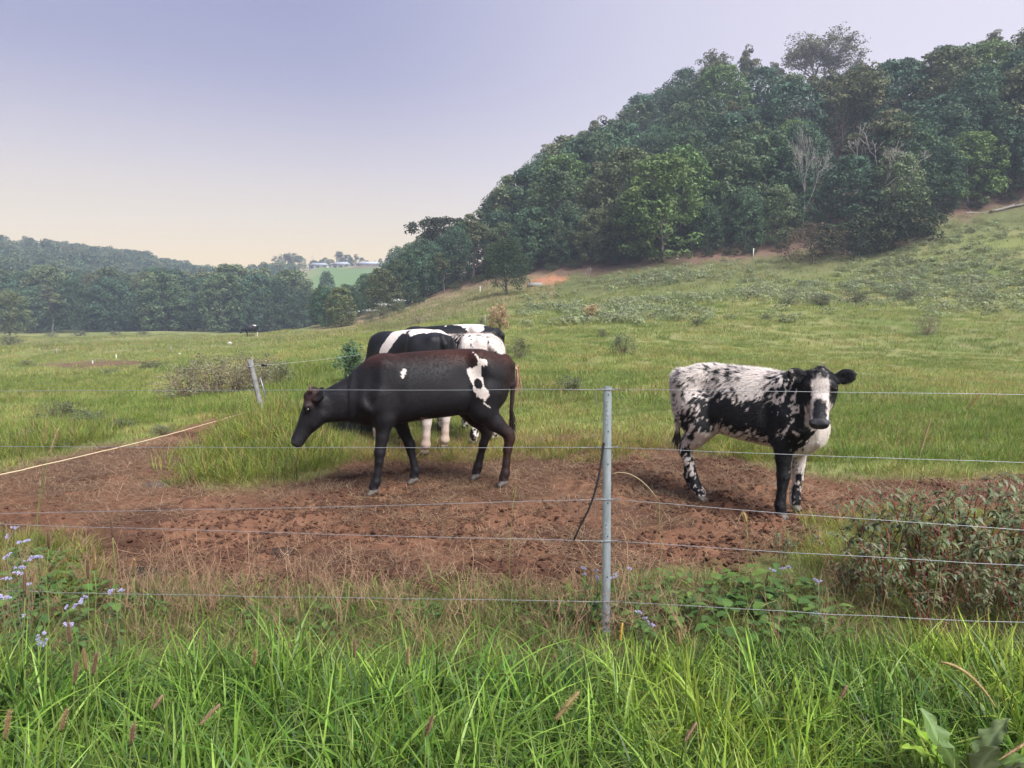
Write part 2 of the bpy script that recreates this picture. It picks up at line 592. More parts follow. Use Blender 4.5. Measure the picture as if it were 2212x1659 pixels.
def build_cow(name, loc_xy, rz, S, legs, neck, head, colour, ears, tail, horns=False, hair=0, hairlen=.016, cell=.0105, tassel=None, belly=0.0, hwid=1.0, thick=1.0, slim=1.0):
    """S: body scale; legs: [(y side, [(x, z, r) joints ...], kind)]; head: (poll, nose); colour(P, Nrm, hd, side) -> rgb"""
    gx, gy = loc_xy
    gz = float(H(gx, gy))
    c, s_ = math.cos(rz), math.sin(rz)
    def dz(x, y):
        return float(H(gx + c * x - s_ * y, gy + s_ * x + c * y)) - gz
    f = Field((-1.0 * S, -.62, -.12), (1.45 * S, .62, 1.38 * S), cell)
    tr = [(a * S, t * S, (b - belly * math.exp(-((a - .1) / .3) ** 2)) * S, w * S * slim) for a, t, b, w in TRUNK]
    f.loft((0, 0, 0), (1, 0, 0), (0, 1, 0), (0, 0, 1), 1.0, tr, 0.03, 2.25, 0.14)
    for sd_ in (-1, 1):   # hooks, pins, shoulder blades, haunches
        f.cone((-.36 * S, sd_ * .16 * S, 1.185 * S), (-.44 * S, sd_ * .19 * S, 1.13 * S), .05 * S, .05 * S, .10)
        f.cone((-.62 * S, sd_ * .09 * S, 1.13 * S), (-.60 * S, sd_ * .10 * S, 1.05 * S), .05 * S, .05 * S, .08)
        f.cone((.46 * S, sd_ * .13 * S, 1.10 * S), (.58 * S, sd_ * .16 * S, .80 * S), .08 * S, .10 * S, .12)
        f.cone((-.46 * S, sd_ * .125 * S, 1.02 * S), (-.42 * S, sd_ * .15 * S, .74 * S), .15 * S, .105 * S, .10)
    for sd_ in (-1, 1):   # hollow of the flank, dip before the hip, ribs
        f.ell((-.25 * S, sd_ * .285 * S, 1.02 * S), (.11 * S, .065 * S, .12 * S), .09, None, True)
        f.ell((.60 * S, sd_ * .235 * S, .95 * S), (.05 * S, .05 * S, .16 * S), .09, None, True)
        f.ell((.36 * S, sd_ * .275 * S, .80 * S), (.025 * S, .03 * S, .18 * S), .06, None, True)
    feet = []
    for y0, J, kind in legs:
        pts = []
        fx = J[-1][0] * S
        d = dz(fx, y0)
        J = [(x, z, r * (thick if z < .62 else 1 + (thick - 1) * .4)) for x, z, r in J]
        for i, (x, z, r) in enumerate(J):
            w = i / (len(J) - 1)
            yy = y0 * (0.82 + 0.18 * min(1, w * 2)) if kind == 'f' else y0 * (0.9 + .1 * w)
            pts.append((np.array((x * S, yy, z * S + d * min(1, w * 1.4))), r * S))
        for (a, ra), (b, rb) in zip(pts[:-1], pts[1:]):
            f.cone(a, b, ra, rb, .045 if ra > .06 else .022, .92)
        p, r = pts[-1]
        fo = np.array((p[0], p[1], d))
        feet.append(fo)
        # two claws
        for q in (-1, 1):
            f.cone(fo + (-.012 * S, q * .017 * S, .05 * S), fo + (.034 * S, q * .023 * S, .018), .030 * S, .021 * S, .006)
        f.cone(p, fo + (-.005, 0, .055 * S), r, .036 * S, .02)
        f.cone(p + (-.03 * S, .016, .015), p + (-.042 * S, .016, -.005), .012, .008, .012)
        f.cone(p + (-.03 * S, -.016, .015), p + (-.042 * S, -.016, -.005), .012, .008, .012)
    for a, b, ra, rb, k in neck:
        f.cone(a, b, ra, rb, k, 1.15)
    poll, nose = np.array(head[0]), np.array(head[1])
    hl = np.linalg.norm(nose - poll)
    hf = unit(nose - poll)
    side = np.cross(hf, (0, 0, 1.0))
    if np.linalg.norm(side) < .3:
        side = np.array((0, 1.0, 0))
    hr = unit(side) * (1 if len(head) < 3 else head[2])
    hu = unit(np.cross(hr, hf))
    if hu[2] < 0 and abs(hu[2]) > .05: hr, hu = -hr, -hu
    k_ = hl / .46
    f.loft(poll, hf, hr, hu, hl, [(a, t * k_, b * k_, w * k_ * hwid) for a, t, b, w in HEADT], .035, 2.4, 0.05)
    def hp(q, a, b):
        return poll + hf * q * hl + hr * a * k_ * hwid + hu * b * k_
    for sd_ in (-1, 1):
        f.ell(hp(.27, sd_ * .078, -.030), (.035 * k_,) * 3, .03)                 # brow
        f.cone(hp(.30, sd_ * .066, -.17), hp(.5, sd_ * .055, -.15), .035 * k_, .03 * k_, .04)   # cheek
        f.ell(hp(.965, sd_ * .036, -.062), (.022 * k_,) * 3, .02)                # nostril wings
        eb, ed = hp(.10, sd_ * .085, -.06), ears[0] if sd_ > 0 else ears[1]
        ed = unit(hr * sd_ * ed[0] + hu * ed[1] + hf * ed[2])
        fn = hu * .8 + hf * .45
        fn = unit(fn - ed * (fn @ ed))
        fr = [ed, np.cross(fn, ed), fn]
        el = ears[2]
        f.cone(eb, eb + ed * .035, .022, .026, .02)
        f.ell(eb + ed * el * .95, (el, el * .74, .018), .015, fr)
        f.ell(eb + ed * el * .95 + fn * .022, (el * .7, el * .36, .014), .008, fr, True)
    for sd_ in (-1, 1):
        f.ell(hp(1.0, sd_ * .036, -.066), (.015 * k_, .014 * k_, .016 * k_), .006, None, True)
        f.ell(hp(.31, sd_ * .099, -.048), (.017 * k_,) * 3, .008, None, True)      # eye socket
    for sd_ in (-1, 1):
        f.ell(hp(.90, sd_ * .064, -.112), (.045 * k_, .012 * k_, .008 * k_), .006, [hf, hr, hu], True)   # corner of the mouth
    f.cone(hp(-.02, 0, -.02), hp(.1, 0, -.0), .035 * k_, .03 * k_, .04)
    for a, b, ra, rb in tail:
        f.cone(a, b, ra, rb, .025)
    V, Q = surface_nets(f.D, f.lo, f.h)
    # light smoothing
    e = np.concatenate([Q[:, [i, (i + 1) % 4]] for i in range(4)])
    for it in range(3):
        acc = np.zeros_like(V); n_ = np.zeros(len(V))
        np.add.at(acc, e[:, 0], V[e[:, 1]]); np.add.at(n_, e[:, 0], 1)
        np.add.at(acc, e[:, 1], V[e[:, 0]]); np.add.at(n_, e[:, 1], 1)
        V = V + (0.5 if it != 1 else -0.25) * (acc / n_[:, None] - V)
    fn = np.cross(V[Q[:, 2]] - V[Q[:, 0]], V[Q[:, 3]] - V[Q[:, 1]])
    nv = np.zeros_like(V)
    for i in range(4): np.add.at(nv, Q[:, i], fn)
    nv /= np.linalg.norm(nv, axis=1)[:, None] + 1e-12
    feet = np.array(feet)
    def shade(P, n):
        q = P - poll
        hd = np.stack([(q @ hf) / hl, (q @ hr) / k_ / hwid, (q @ hu) / k_], 1)
        rgb = colour(P / np.array((S, S, S)), n, hd)
        dd = np.min([np.hypot(P[:, 0] - a[0], P[:, 1] - a[1]) + np.maximum(P[:, 2] - a[2] - .058 * S, 0) * 50 for a in feet], axis=0)
        rgb[dd < .12] = HOOF
        return rgb
    root = empty(name, (gx, gy, gz), rz)
    body = mesh_obj('body', V, Q, M_COAT, root, shade(V, nv), True)
    for sd_ in (-1, 1):
        ep = hp(.31, sd_ * .092, -.046)
        bm = MB()
        th, ph = np.meshgrid(np.linspace(0, np.pi, 9), np.linspace(0, 2 * np.pi, 13)[:-1], indexing='ij')
        sp = np.stack([np.sin(th) * np.cos(ph), np.sin(th) * np.sin(ph), np.cos(th)], -1).reshape(-1, 3) * .0185 * k_ + ep
        i, j = np.meshgrid(np.arange(8), np.arange(12), indexing='ij')
        bm.add(sp, np.stack([i * 12 + j, (i + 1) * 12 + j, (i + 1) * 12 + (j + 1) % 12, i * 12 + (j + 1) % 12], -1).reshape(-1, 4), None, (.006, .004, .004))
        bm.build('eye', M_EYE, root, True)
        if horns:
            hb = hp(.0, sd_ * .058, -.004)
            hd_ = unit(hr * sd_ * .8 + hu * .5 - hf * .5)
            b2 = unit(hr * sd_ * .2 + hu * .4 - hf * 1.0)
            pts = [hb, hb + hd_ * .018, hb + hd_ * .028 + b2 * .012, hb + hd_ * .03 + b2 * .028]
            MB().tube(pts, [.017, .015, .011, .003], 8, np.array([(.10, .05, .04)] * 32 + [(.25, .17, .13)] * 2)).build('horn', M_HORN, root, True)
    if tassel:
        (tp, tl, tcol) = tassel
        bm = MB()
        rg = np.random.default_rng(3)
        for i in range(90):
            a = rg.uniform(0, 2 * np.pi); r = .014 * rg.uniform(0, 1) ** .5
            o = np.array(tp) + (r * math.cos(a), r * math.sin(a), rg.uniform(-.02, .05))
            l = tl * rg.uniform(.6, 1.0); sw = rg.normal(0, .03, 2)
            w = np.array((math.cos(a), math.sin(a), 0)) * .003
            p1 = o + (sw[0] * .4 - .01, sw[1] * .4, -l * .55); p2 = o + (sw[0] - .02, sw[1], -l)
            bm.add([o - w, o + w, p1 + w * 1.2, p1 - w * 1.2, p2], [(0, 1, 2, 3)], [(3, 2, 4)], np.array(tcol) * rg.uniform(.75, 1.2))
        bm.build('tail_tassel', M_FUR, root)
    if hair:
        rg = np.random.default_rng(11)
        ar = np.linalg.norm(fn, axis=1)
        fi = rg.choice(len(Q), hair, p=ar / ar.sum())
        w = rg.dirichlet((1, 1, 1, 1), hair)
        P = np.einsum('nk,nkj->nj', w, V[Q[fi]])
        n = np.einsum('nk,nkj->nj', w, nv[Q[fi]])
        col = shade(P, n)
        keep = (P[:, 2] > .09) & (np.linalg.norm(P - hp(.98, 0, -.08), axis=1) > .095)
        P, n, col = P[keep], n[keep], col[keep]
        flow = np.tile(np.array((-.75, 0, -.65)), (len(P), 1))
        flow[P[:, 2] < .6 * S] = (-.15, 0, -1)
        ishead = ((P - poll) @ hf > -.02) & (np.linalg.norm(P - poll - hf * hl * .5, axis=1) < .4)
        flow[ishead] = hf * .3 - np.array((0, 0, .4))
        flow = flow + rg.normal(0, .28, flow.shape)
        flow -= n * np.sum(flow * n, 1)[:, None]
        flow /= np.linalg.norm(flow, axis=1)[:, None] + 1e-9
        dirs = flow * .88 + n * .42
        isear = np.abs((P - poll) @ hr) > .12 * k_ * hwid
        isear &= np.linalg.norm(P - poll, axis=1) < .42
        sz = np.where(isear | ishead, .45, 1.0) * hairlen * rg.uniform(.6, 1.35, len(P)) * (1 + .8 * smooth(1.02, 1.15, P[:, 2] / S)) * np.where(P[:, 2] < .5 * S, .6, 1)
        wv = np.cross(dirs, n); wv /= np.linalg.norm(wv, axis=1)[:, None] + 1e-9
        A, B = P - wv * .0016 - n * .001, P + wv * .0016 - n * .001
        tip = P + dirs * sz[:, None]
        HV = np.stack([A, B, tip], 1).reshape(-1, 3)
        col = col * rg.uniform(.8, 1.2, (len(P), 1))
        o = mesh_obj('coat', HV, np.arange(len(HV)).reshape(-1, 3), M_FUR, root, np.repeat(col, 3, 0))
        o['kind'] = 'stuff'
    return root


def fleck(P, seed, fl=11.0, fw=30.0, flow=(-.55, 0, -.83)):
    fl_ = unit(flow)
    a = P @ fl_
    b = P @ np.array((fl_[2], 0, -fl_[0]))
    wob = (noise3(P[:, 0] * 9, P[:, 1] * 9, P[:, 2] * 9, seed + 5) - .5) * .06
    n1 = noise3(a * fl + 31, (b + wob) * fw, P[:, 1] * fw * .8, seed)
    n2 = noise3(a * fl * 2.1, (b + wob) * fw * 2.3, P[:, 1] * fw * 2, seed + 1)
    return (.68 * n1 + .32 * n2 - .5) * 2


def eblob(P, cx, cz, rx, rzz, soft=.35):
    d = np.hypot((P[:, 0] - cx) / rx, (P[:, 2] - cz) / rzz)
    return smooth(1 + soft, 1 - soft, d)


def mixc(a, b, t):
    return a + (b - a) * np.asarray(t)[:, None]


def front_leg(x0, xk, xf, xh, lift=0.0):
    return [(x0 + .03, .86, .115), (x0, .66, .085), ((x0 + xk) / 2, .50, .060), (xk, .37, .052), (xk + (xf - xk) * .2, .30, .040),
            (xk + (xf - xk) * .65, .20, .035), (xf, .125 + lift, .043), (xh - .012, .085 + lift, .036)]


def hind_leg(xs, xk, xf, xh, lift=0.0):
    return [((xs * .7 - .5 * .3), .88, .15), (xs, .70, .115), (xs * .5 + xk * .5 + .02, .60, .085), (xk + .005, .485, .058), (xk - .008, .44, .053),
            (xk + (xf - xk) * .35, .34, .042), (xk + (xf - xk) * .7, .22, .036), (xf, .125 + lift, .045), (xh - .012, .085 + lift, .037)]


def make_brown_cow():
    poly = np.array([(1635, 335), (1665, 370), (1690, 390), (1720, 395), (1740, 410), (1730, 440), (1690, 445), (1685, 500), (1695, 560), (1700, 610), (1715, 640),
                     (1735, 660), (1745, 690), (1720, 715), (1710, 750), (1725, 780), (1750, 795), (1700, 770), (1695, 730), (1650, 705), (1625, 660), (1615, 590),
                     (1590, 540), (1575, 490), (1590, 465), (1620, 470), (1645, 455), (1665, 430), (1655, 380)], float)
    spot = np.array([(1038, 525), (1042, 490), (1070, 463), (1088, 478), (1075, 510), (1055, 548)], float)
    bel = np.array([(1195, 880), (1250, 890), (1310, 910), (1330, 945), (1270, 948), (1230, 908)], float)
    def colour(P, n, hd):
        cx = 1345 - P[:, 0] * 924
        cyy = 1511 - P[:, 2] * 957
        jig = (noise3(P[:, 0] * 90, P[:, 1] * 60, P[:, 2] * 45, 3) - .5) * 14
        near = n[:, 1] > 0.05
        br = smooth(1.06, 1.24, P[:, 2]) * .85 + .05
        br = br + smooth(-.5, -.7, P[:, 0]) * .35 + .2 * smooth(.75, .45, P[:, 2]) * (P[:, 0] < 0)
        br = np.clip(br * (.6 + .8 * noise3(P[:, 0] * 5, P[:, 1] * 5, P[:, 2] * 5, 8)), 0, 1)
        br = np.maximum(br, smooth(.35, .15, hd[:, 0]) * (hd[:, 0] > -.08) * (np.abs(hd[:, 1]) < .12) * (hd[:, 2] > -.08) * .5)
        rgb = mixc(BLACK, BROWN, br)
        w = (in_poly(cx, cyy, poly) + jig > 0) & near & ~(np.hypot((cx - 1660) / 31, (cyy - 598) / 43) + jig * .01 < 1)
        w |= (in_poly(cx, cyy, spot) + jig * .8 > 0) & near
        rgb[w] = WHITE
        rgb[(in_poly(cx, cyy, bel) + jig > 0) & near] = (.33, .20, .15)
        rgb[(hd[:, 0] > .93) & (hd[:, 0] < 1.1) & (np.abs(hd[:, 1]) < .1) & (hd[:, 2] < .02)] = (.02, .02, .024)
        return rgb
    S = 1.0
    legs = [(.155, front_leg(.47, .515, .55, .59), 'f'), (-.15, front_leg(.33, .215, .165, .20), 'f'),
            (.155, hind_leg(-.40, -.645, -.61, -.575), 'h'), (-.15, hind_leg(-.34, -.50, -.42, -.39), 'h')]
    neck = [((.50, 0, 1.0), (.80, .0, .855), .16, .115, .12), ((.52, 0, .80), (.93, 0, .735), .17, .11, .10), ((.75, 0, .875), (1.0, 0, .80), .105, .095, .06)]
    tail = [((-.655, 0, 1.165), (-.71, 0, 1.10), .04, .032), ((-.71, 0, 1.10), (-.725, .0, .92), .030, .024), ((-.725, 0, .92), (-.70, .02, .66), .024, .018)]
    r = build_cow('cow', (-.69, 6.56), math.radians(195), S, legs, neck, ((1.085, 0, .905), (1.30, 0, .475)), colour,
                  ((.75, -.35, -.75), (.75, -.35, -.75), .075), tail, True, 42000, .012, tassel=((-.70, .02, .68), .26, (.02, .012, .01)), thick=.90, hwid=1.05, slim=.92, belly=-.045)
    return tag(r, 'dark brown cow with white flank patch and short horns, walking with its head lowered', 'cow', 'cattle in the paddock')


def make_calf():
    def colour(P, n, hd):
        P = P.copy()
        x, y, z = P[:, 0], P[:, 1], P[:, 2]
        b = np.full(len(P), -.60)
        b += 1.75 * eblob(P, .02, .83, .37, .20, .45)
        b += 1.2 * eblob(P, .50, .95, .26, .42, .3)
        b -= .7 * eblob(P, .28, 1.08, .24, .16, .5)
        b += .85 * eblob(P, -.44, .66, .15, .20, .4)
        b += .35 * eblob(P, -.60, 1.0, .10, .15, .5) + .32 * eblob(P, -.12, 1.16, .3, .08, .5)
        hind = (x < -.12) & (z < .58)
        b = np.where(hind, -.05 + .9 * smooth(.32, .2, z), b)
        b = np.where((x > .12) & (z < .66) & (y < -.085), 1.4 * smooth(.40, .36, np.abs(x - .47) * 0 + .3) , b)
        b = np.where((x > .12) & (z < .52) & (y > .06), -.15 + 1.0 * smooth(.30, .2, z), b)
        chest = smooth(.50, .60, x + .35 * (.66 - z)) * smooth(.86, .70, z) * (y > -.135)
        b = b - 2.2 * chest * (z > .44)
        b = np.where((z < .62) & (x > -.3) & (x < .42) & (np.abs(y) < .16), -1.1, b)
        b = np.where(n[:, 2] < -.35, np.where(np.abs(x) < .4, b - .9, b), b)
        nk = (x > .62) & (z > .80)
        b = np.where(nk, .75, b)
        b = b + .20 * smooth(.98, 1.10, z) * smooth(.55, .3, x)
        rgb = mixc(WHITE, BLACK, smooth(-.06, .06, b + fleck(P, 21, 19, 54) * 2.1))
        q, a, u = hd[:, 0], np.abs(hd[:, 1]), hd[:, 2]
        hmask = (q > -.10) & (q < 1.08) & (a < .125) & (u < .06) & (u > -.27)
        j = fleck(P, 41, 40, 95, (.2, .1, -1)) * 1.5
        w = -1.3 + 2.5 * smooth(.082 - .035 * q, .040, a) * smooth(.10, .26, q) * smooth(.66, .42, q)
        w += 1.75 * smooth(.03, .05, a) * smooth(.46, .62, q) * smooth(.93, .84, q) * smooth(.10, .085, a)
        w += .5 * smooth(.6, .5, q) * smooth(.5, .44, q) * (a < .05)
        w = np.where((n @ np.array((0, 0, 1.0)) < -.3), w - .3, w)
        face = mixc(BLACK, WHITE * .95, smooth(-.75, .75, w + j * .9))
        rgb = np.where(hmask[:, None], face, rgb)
        noz = hmask & (q > .89)
        rgb[noz] = (.04, .04, .046)
        ear = (a > .115) & (q > -.3) & (q < .5) & (a < .4) & (u > -.25) & (u < .2) & (z > .85) & (x > .6)
        rgb[ear] = BLACK
        return rgb
    S = .925
    fl = [(x * 1, z, r) for x, z, r in front_leg(.46, .475, .455, .48)]
    legs = [(-.15, fl, 'f'), (.155, front_leg(.455, .455, .43, .45), 'f'),
            (-.15, hind_leg(-.30, -.47, -.35, -.29), 'h'), (.155, hind_leg(-.42, -.66, -.64, -.60), 'h')]
    neck = [((.45, 0, .90), (.64, -.10, 1.03), .155, .115, .12), ((.50, 0, .72), (.64, -.10, .90), .16, .11, .12), ((.60, -.07, .99), (.70, -.15, 1.06), .13, .11, .06),
            ((.47, 0, .60), (.56, 0, .68), .105, .105, .10)]
    tail = [((-.61, 0, 1.08), (-.655, 0, 1.0), .036, .03), ((-.655, 0, 1.0), (-.655, .02, .75), .028, .022), ((-.655, .02, .75), (-.63, .03, .55), .022, .018)]
    r = build_cow('calf', (1.90, 6.0), math.radians(-46), S, legs, neck, ((.715, -.175, 1.16), (.795, -.365, .795)), colour,
                  ((.95, .30, -.18), (.95, .30, -.18), .078), tail, False, 80000, .024, tassel=((-.63, .03, .58), .24, (.06, .05, .05)), belly=-.01, hwid=1.22, thick=1.0, slim=.94)
    return tag(r, 'black and white speckled calf standing and facing the fence', 'calf', 'cattle in the paddock')


def grazing_neck():
    return [((.50, 0, 1.02), (.86, 0, .82), .17, .12, .12), ((.52, 0, .82), (.88, 0, .66), .18, .115, .10), ((.80, 0, .80), (.98, 0, .66), .115, .10, .06)]


def make_rear_cows():
    eyes = ((.75, -.35, -.75), (.75, -.35, -.75), .08)
    S = 1.075
    def col_a(P, n, hd):
        x, y, z = P[:, 0], P[:, 1], P[:, 2]
        j = (fbm(x * 6, y * 6, z * 6, 61, 3) - .5) * .24
        side = z + .0 * x
        w = ((side + j > 1.205 - .22 * smooth(-.10, .0, x) * smooth(.24, .14, x)) & (x + j * .6 > -.52) & (x + j * .4 < .17))
        w |= (np.abs(x + j * .5 - .075 - .10 * (1.1 - z)) < .075 + .05 * smooth(.9, 1.15, z)) & (z > .80 + j) & (y > 0)
        w |= z + j * .4 < .60
        w |= (x + j > .62) & (z < .95) & (z > .6)
        mud = smooth(.42, .12, z + j) * .7
        return np.where(w[:, None], mixc(WHITE * .97, np.array((.30, .19, .13)), mud), BLACK)
    legs = [(.16, front_leg(.46, .46, .45, .47), 'f'), (-.16, front_leg(.44, .42, .40, .43), 'f'),
            (.16, hind_leg(-.40, -.60, -.57, -.53), 'h'), (-.16, hind_leg(-.36, -.50, -.46, -.42), 'h')]
    tl = [((-.655 * S, 0, 1.165 * S), (-.71 * S, 0, 1.10 * S), .042, .034), ((-.71 * S, 0, 1.10 * S), (-.725 * S, 0, .70 * S), .032, .02)]
    nk = [(np.array(a) * S, np.array(b) * S, ra * S, rb * S, k) for a, b, ra, rb, k in grazing_neck()]
    hd_ = (np.array((1.02, 0, .76)) * S, np.array((1.20, 0, .36)) * S)
    A = build_cow('cow', (-1.175, 8.32), math.radians(180 - 52), S, legs, nk, hd_, col_a, eyes, tl, False, 0, cell=.0135,
                  tassel=((-.725 * S, 0, .74 * S), .3, (.03, .025, .025)))
    tag(A, 'black cow with a broad white saddle over its back, feeding behind the brown cow', 'cow', 'cattle in the paddock')

    def col_b(P, n, hd):
        x, y, z = P[:, 0], P[:, 1], P[:, 2]
        b = np.full(len(P), -.72)
        b += 1.3 * eblob(P, .0, 1.0, .40, .25, .5)
        b += .8 * smooth(.45, .6, x)
        b = np.where(z < .6, .05, b)
        rgb = np.where((b + fleck(P, 81, 13, 38) * 1.7 > 0)[:, None], BLACK, WHITE)
        rgb[(x < -.69) & (z < .95)] = (.42, .29, .19)
        return rgb
    S2 = 1.02
    tl2 = [((-.655 * S2, 0, 1.165 * S2), (-.71 * S2, 0, 1.10 * S2), .042, .034), ((-.71 * S2, 0, 1.10 * S2), (-.77 * S2, -.12, .98 * S2), .032, .024), ((-.77 * S2, -.12, .98 * S2), (-.79 * S2, -.29, .84 * S2), .024, .018)]
    nk2 = [(np.array(a) * S2, np.array(b) * S2, ra * S2, rb * S2, k) for a, b, ra, rb, k in grazing_neck()]
    B = build_cow('cow', (-.56, 8.95), math.radians(180 - 63), S2, legs, nk2, (np.array((1.02, 0, .76)) * S2, np.array((1.20, 0, .36)) * S2), col_b, eyes, tl2,
                  False, 26000, .022, cell=.0135, tassel=((-.79 * S2, -.29, .85 * S2), .34, (.40, .26, .17)))
    tag(B, 'white cow with fine black flecks and a tan tail tip, behind the brown cow', 'cow', 'cattle in the paddock')

    def col_c(P, n, hd):
        x, y, z = P[:, 0], P[:, 1], P[:, 2]
        j = (fbm(x * 8, y * 8, z * 8, 71, 2) - .5) * .12
        w = (z + j > 1.222) & (x > -.50) & (x < .05)
        w |= (z + j > 1.10 + .6 * np.abs(x + .36)) & (np.abs(x + .36 + j) < .13)
        w |= (z < .45 + j) & (x < 0)
        return np.where(w[:, None], WHITE * .97, BLACK)
    Cc = build_cow('cow', (-.90, 10.6), math.radians(176), S, legs, nk, hd_, col_c, eyes, tl, False, 0, cell=.0135,
                   tassel=((-.725 * S, 0, .74 * S), .3, (.03, .025, .025)))
    tag(Cc, 'black cow with white patches along its spine, farthest of the cluster', 'cow', 'cattle in the paddock')
    far = copy_tree(Cc)
    p = ground_at(543, 727)
    far.location = (p.x, p.y, p.z)
    far.rotation_euler = (0, 0, math.radians(215))
    far.scale = (1.05,) * 3
    tag(far, 'tiny far black and white cow grazing alone near the distant tree line', 'cow', 'cattle in the paddock')
# ------------------------------------------------------------------ the ground
DIRT = [(-200, 1060), (0, 1022), (130, 985), (250, 960), (400, 915), (520, 888), (565, 893), (470, 945), (380, 1000), (340, 1025), (430, 1052), (600, 1050), (700, 1030),
        (770, 985), (900, 958), (1100, 950), (1300, 948), (1450, 958), (1600, 985), (1750, 1012), (2000, 1030), (2212, 1028), (2450, 1030), (2450, 1120), (2212, 1115), (1900, 1130), (1790, 1160),
        (1760, 1215), (1560, 1240), (1400, 1255), (1240, 1285), (1000, 1292), (700, 1288), (480, 1285), (330, 1290), (260, 1340), (170, 1360), (190, 1260), (110, 1190), (0, 1165), (-200, 1170)]
_dp = np.array([tuple(ground_at(u, v))[:2] for u, v in DIRT])
FOREST_EDGE = [(700, 712), (760, 706), (850, 674), (950, 640), (1000, 620), (1050, 604), (1140, 591), (1230, 580), (1290, 577), (1430, 559), (1650, 547), (1740, 530), (1960, 512), (1995, 470), (2212, 430), (2500, 380)]


def dirt_mask(x, y):
    """0..1, trampled red soil"""
    d = in_poly(x, y, _dp)
    d = d + (fbm(x * 1.1, y * 1.1, 0, 31, 4) - .5) * 1.0 * smooth(3, 6, y) + (fbm(x * 3, y * 3, 0, 32, 3) - .5) * .5
    return smooth(-.12, .22, d)


_hr = np.random.default_rng(88)
HOOVES = np.stack([_hr.uniform(-4.6, 4.6, 420), _hr.uniform(3.5, 7.0, 420)], 1)


def hoof_dents(x, y):
    x, y = np.asarray(x, float), np.asarray(y, float)
    out = np.zeros(x.shape)
    sel = (y > 3.3) & (y < 7.2) & (np.abs(x) < 4.9)
    if not sel.any(): return out
    px, py = x[sel], y[sel]
    acc = np.zeros(len(px))
    for i in range(0, len(px), 20000):
        d = np.sqrt(((px[i:i + 20000, None] - HOOVES[:, 0]) * 1.2) ** 2 + (py[i:i + 20000, None] - HOOVES[:, 1]) ** 2).min(1)
        acc[i:i + 20000] = -.034 * smooth(.075, .045, d) + .016 * smooth(.05, .08, d) * smooth(.13, .09, d)
    out[sel] = acc
    return out


def clod_height(x, y):
    m = dirt_mask(x, y)
    hoof = hoof_dents(x, y)
    n = fbm(x * 6, y * 6, 0, 41, 4)
    big = fbm(x * 1.3, y * 1.3, 0, 42, 2)
    rough = np.clip(smooth(.46, .62, fbm(x * .9 + 4, y * .9, 0, 43, 3)) + .8 * smooth(5.0, 4.3, y), 0, 1.1)
    return m * ((n - .5) * (.03 + .13 * rough) + (big - .5) * .07 - .015 + hoof) + (1 - m) * (fbm(x * 4, y * 4, 0, 44, 3) - .5) * .04


def spaced(lo, hi, fine_lo, fine_hi, step, grow):
    a = list(np.arange(fine_lo, fine_hi, step))
    st, p = step, a[-1]
    while p < hi:
        st *= grow; p += st; a.append(p)
    st, p = step, a[0]
    while p > lo:
        st *= grow; p -= st; a.insert(0, p)
    return np.array(a)


gxs = spaced(-560, 560, -4.2, 4.2, .03, 1.045)
gys = spaced(-120, 640, 2.6, 7.6, .024, 1.03)
GX, GY = np.meshgrid(gxs, gys, indexing='xy')
GZ = H(GX, GY)
near = (np.hypot(GX, GY) < 25)
GZ[near] += clod_height(GX[near], GY[near]) * smooth(25, 12, np.hypot(GX[near], GY[near]))


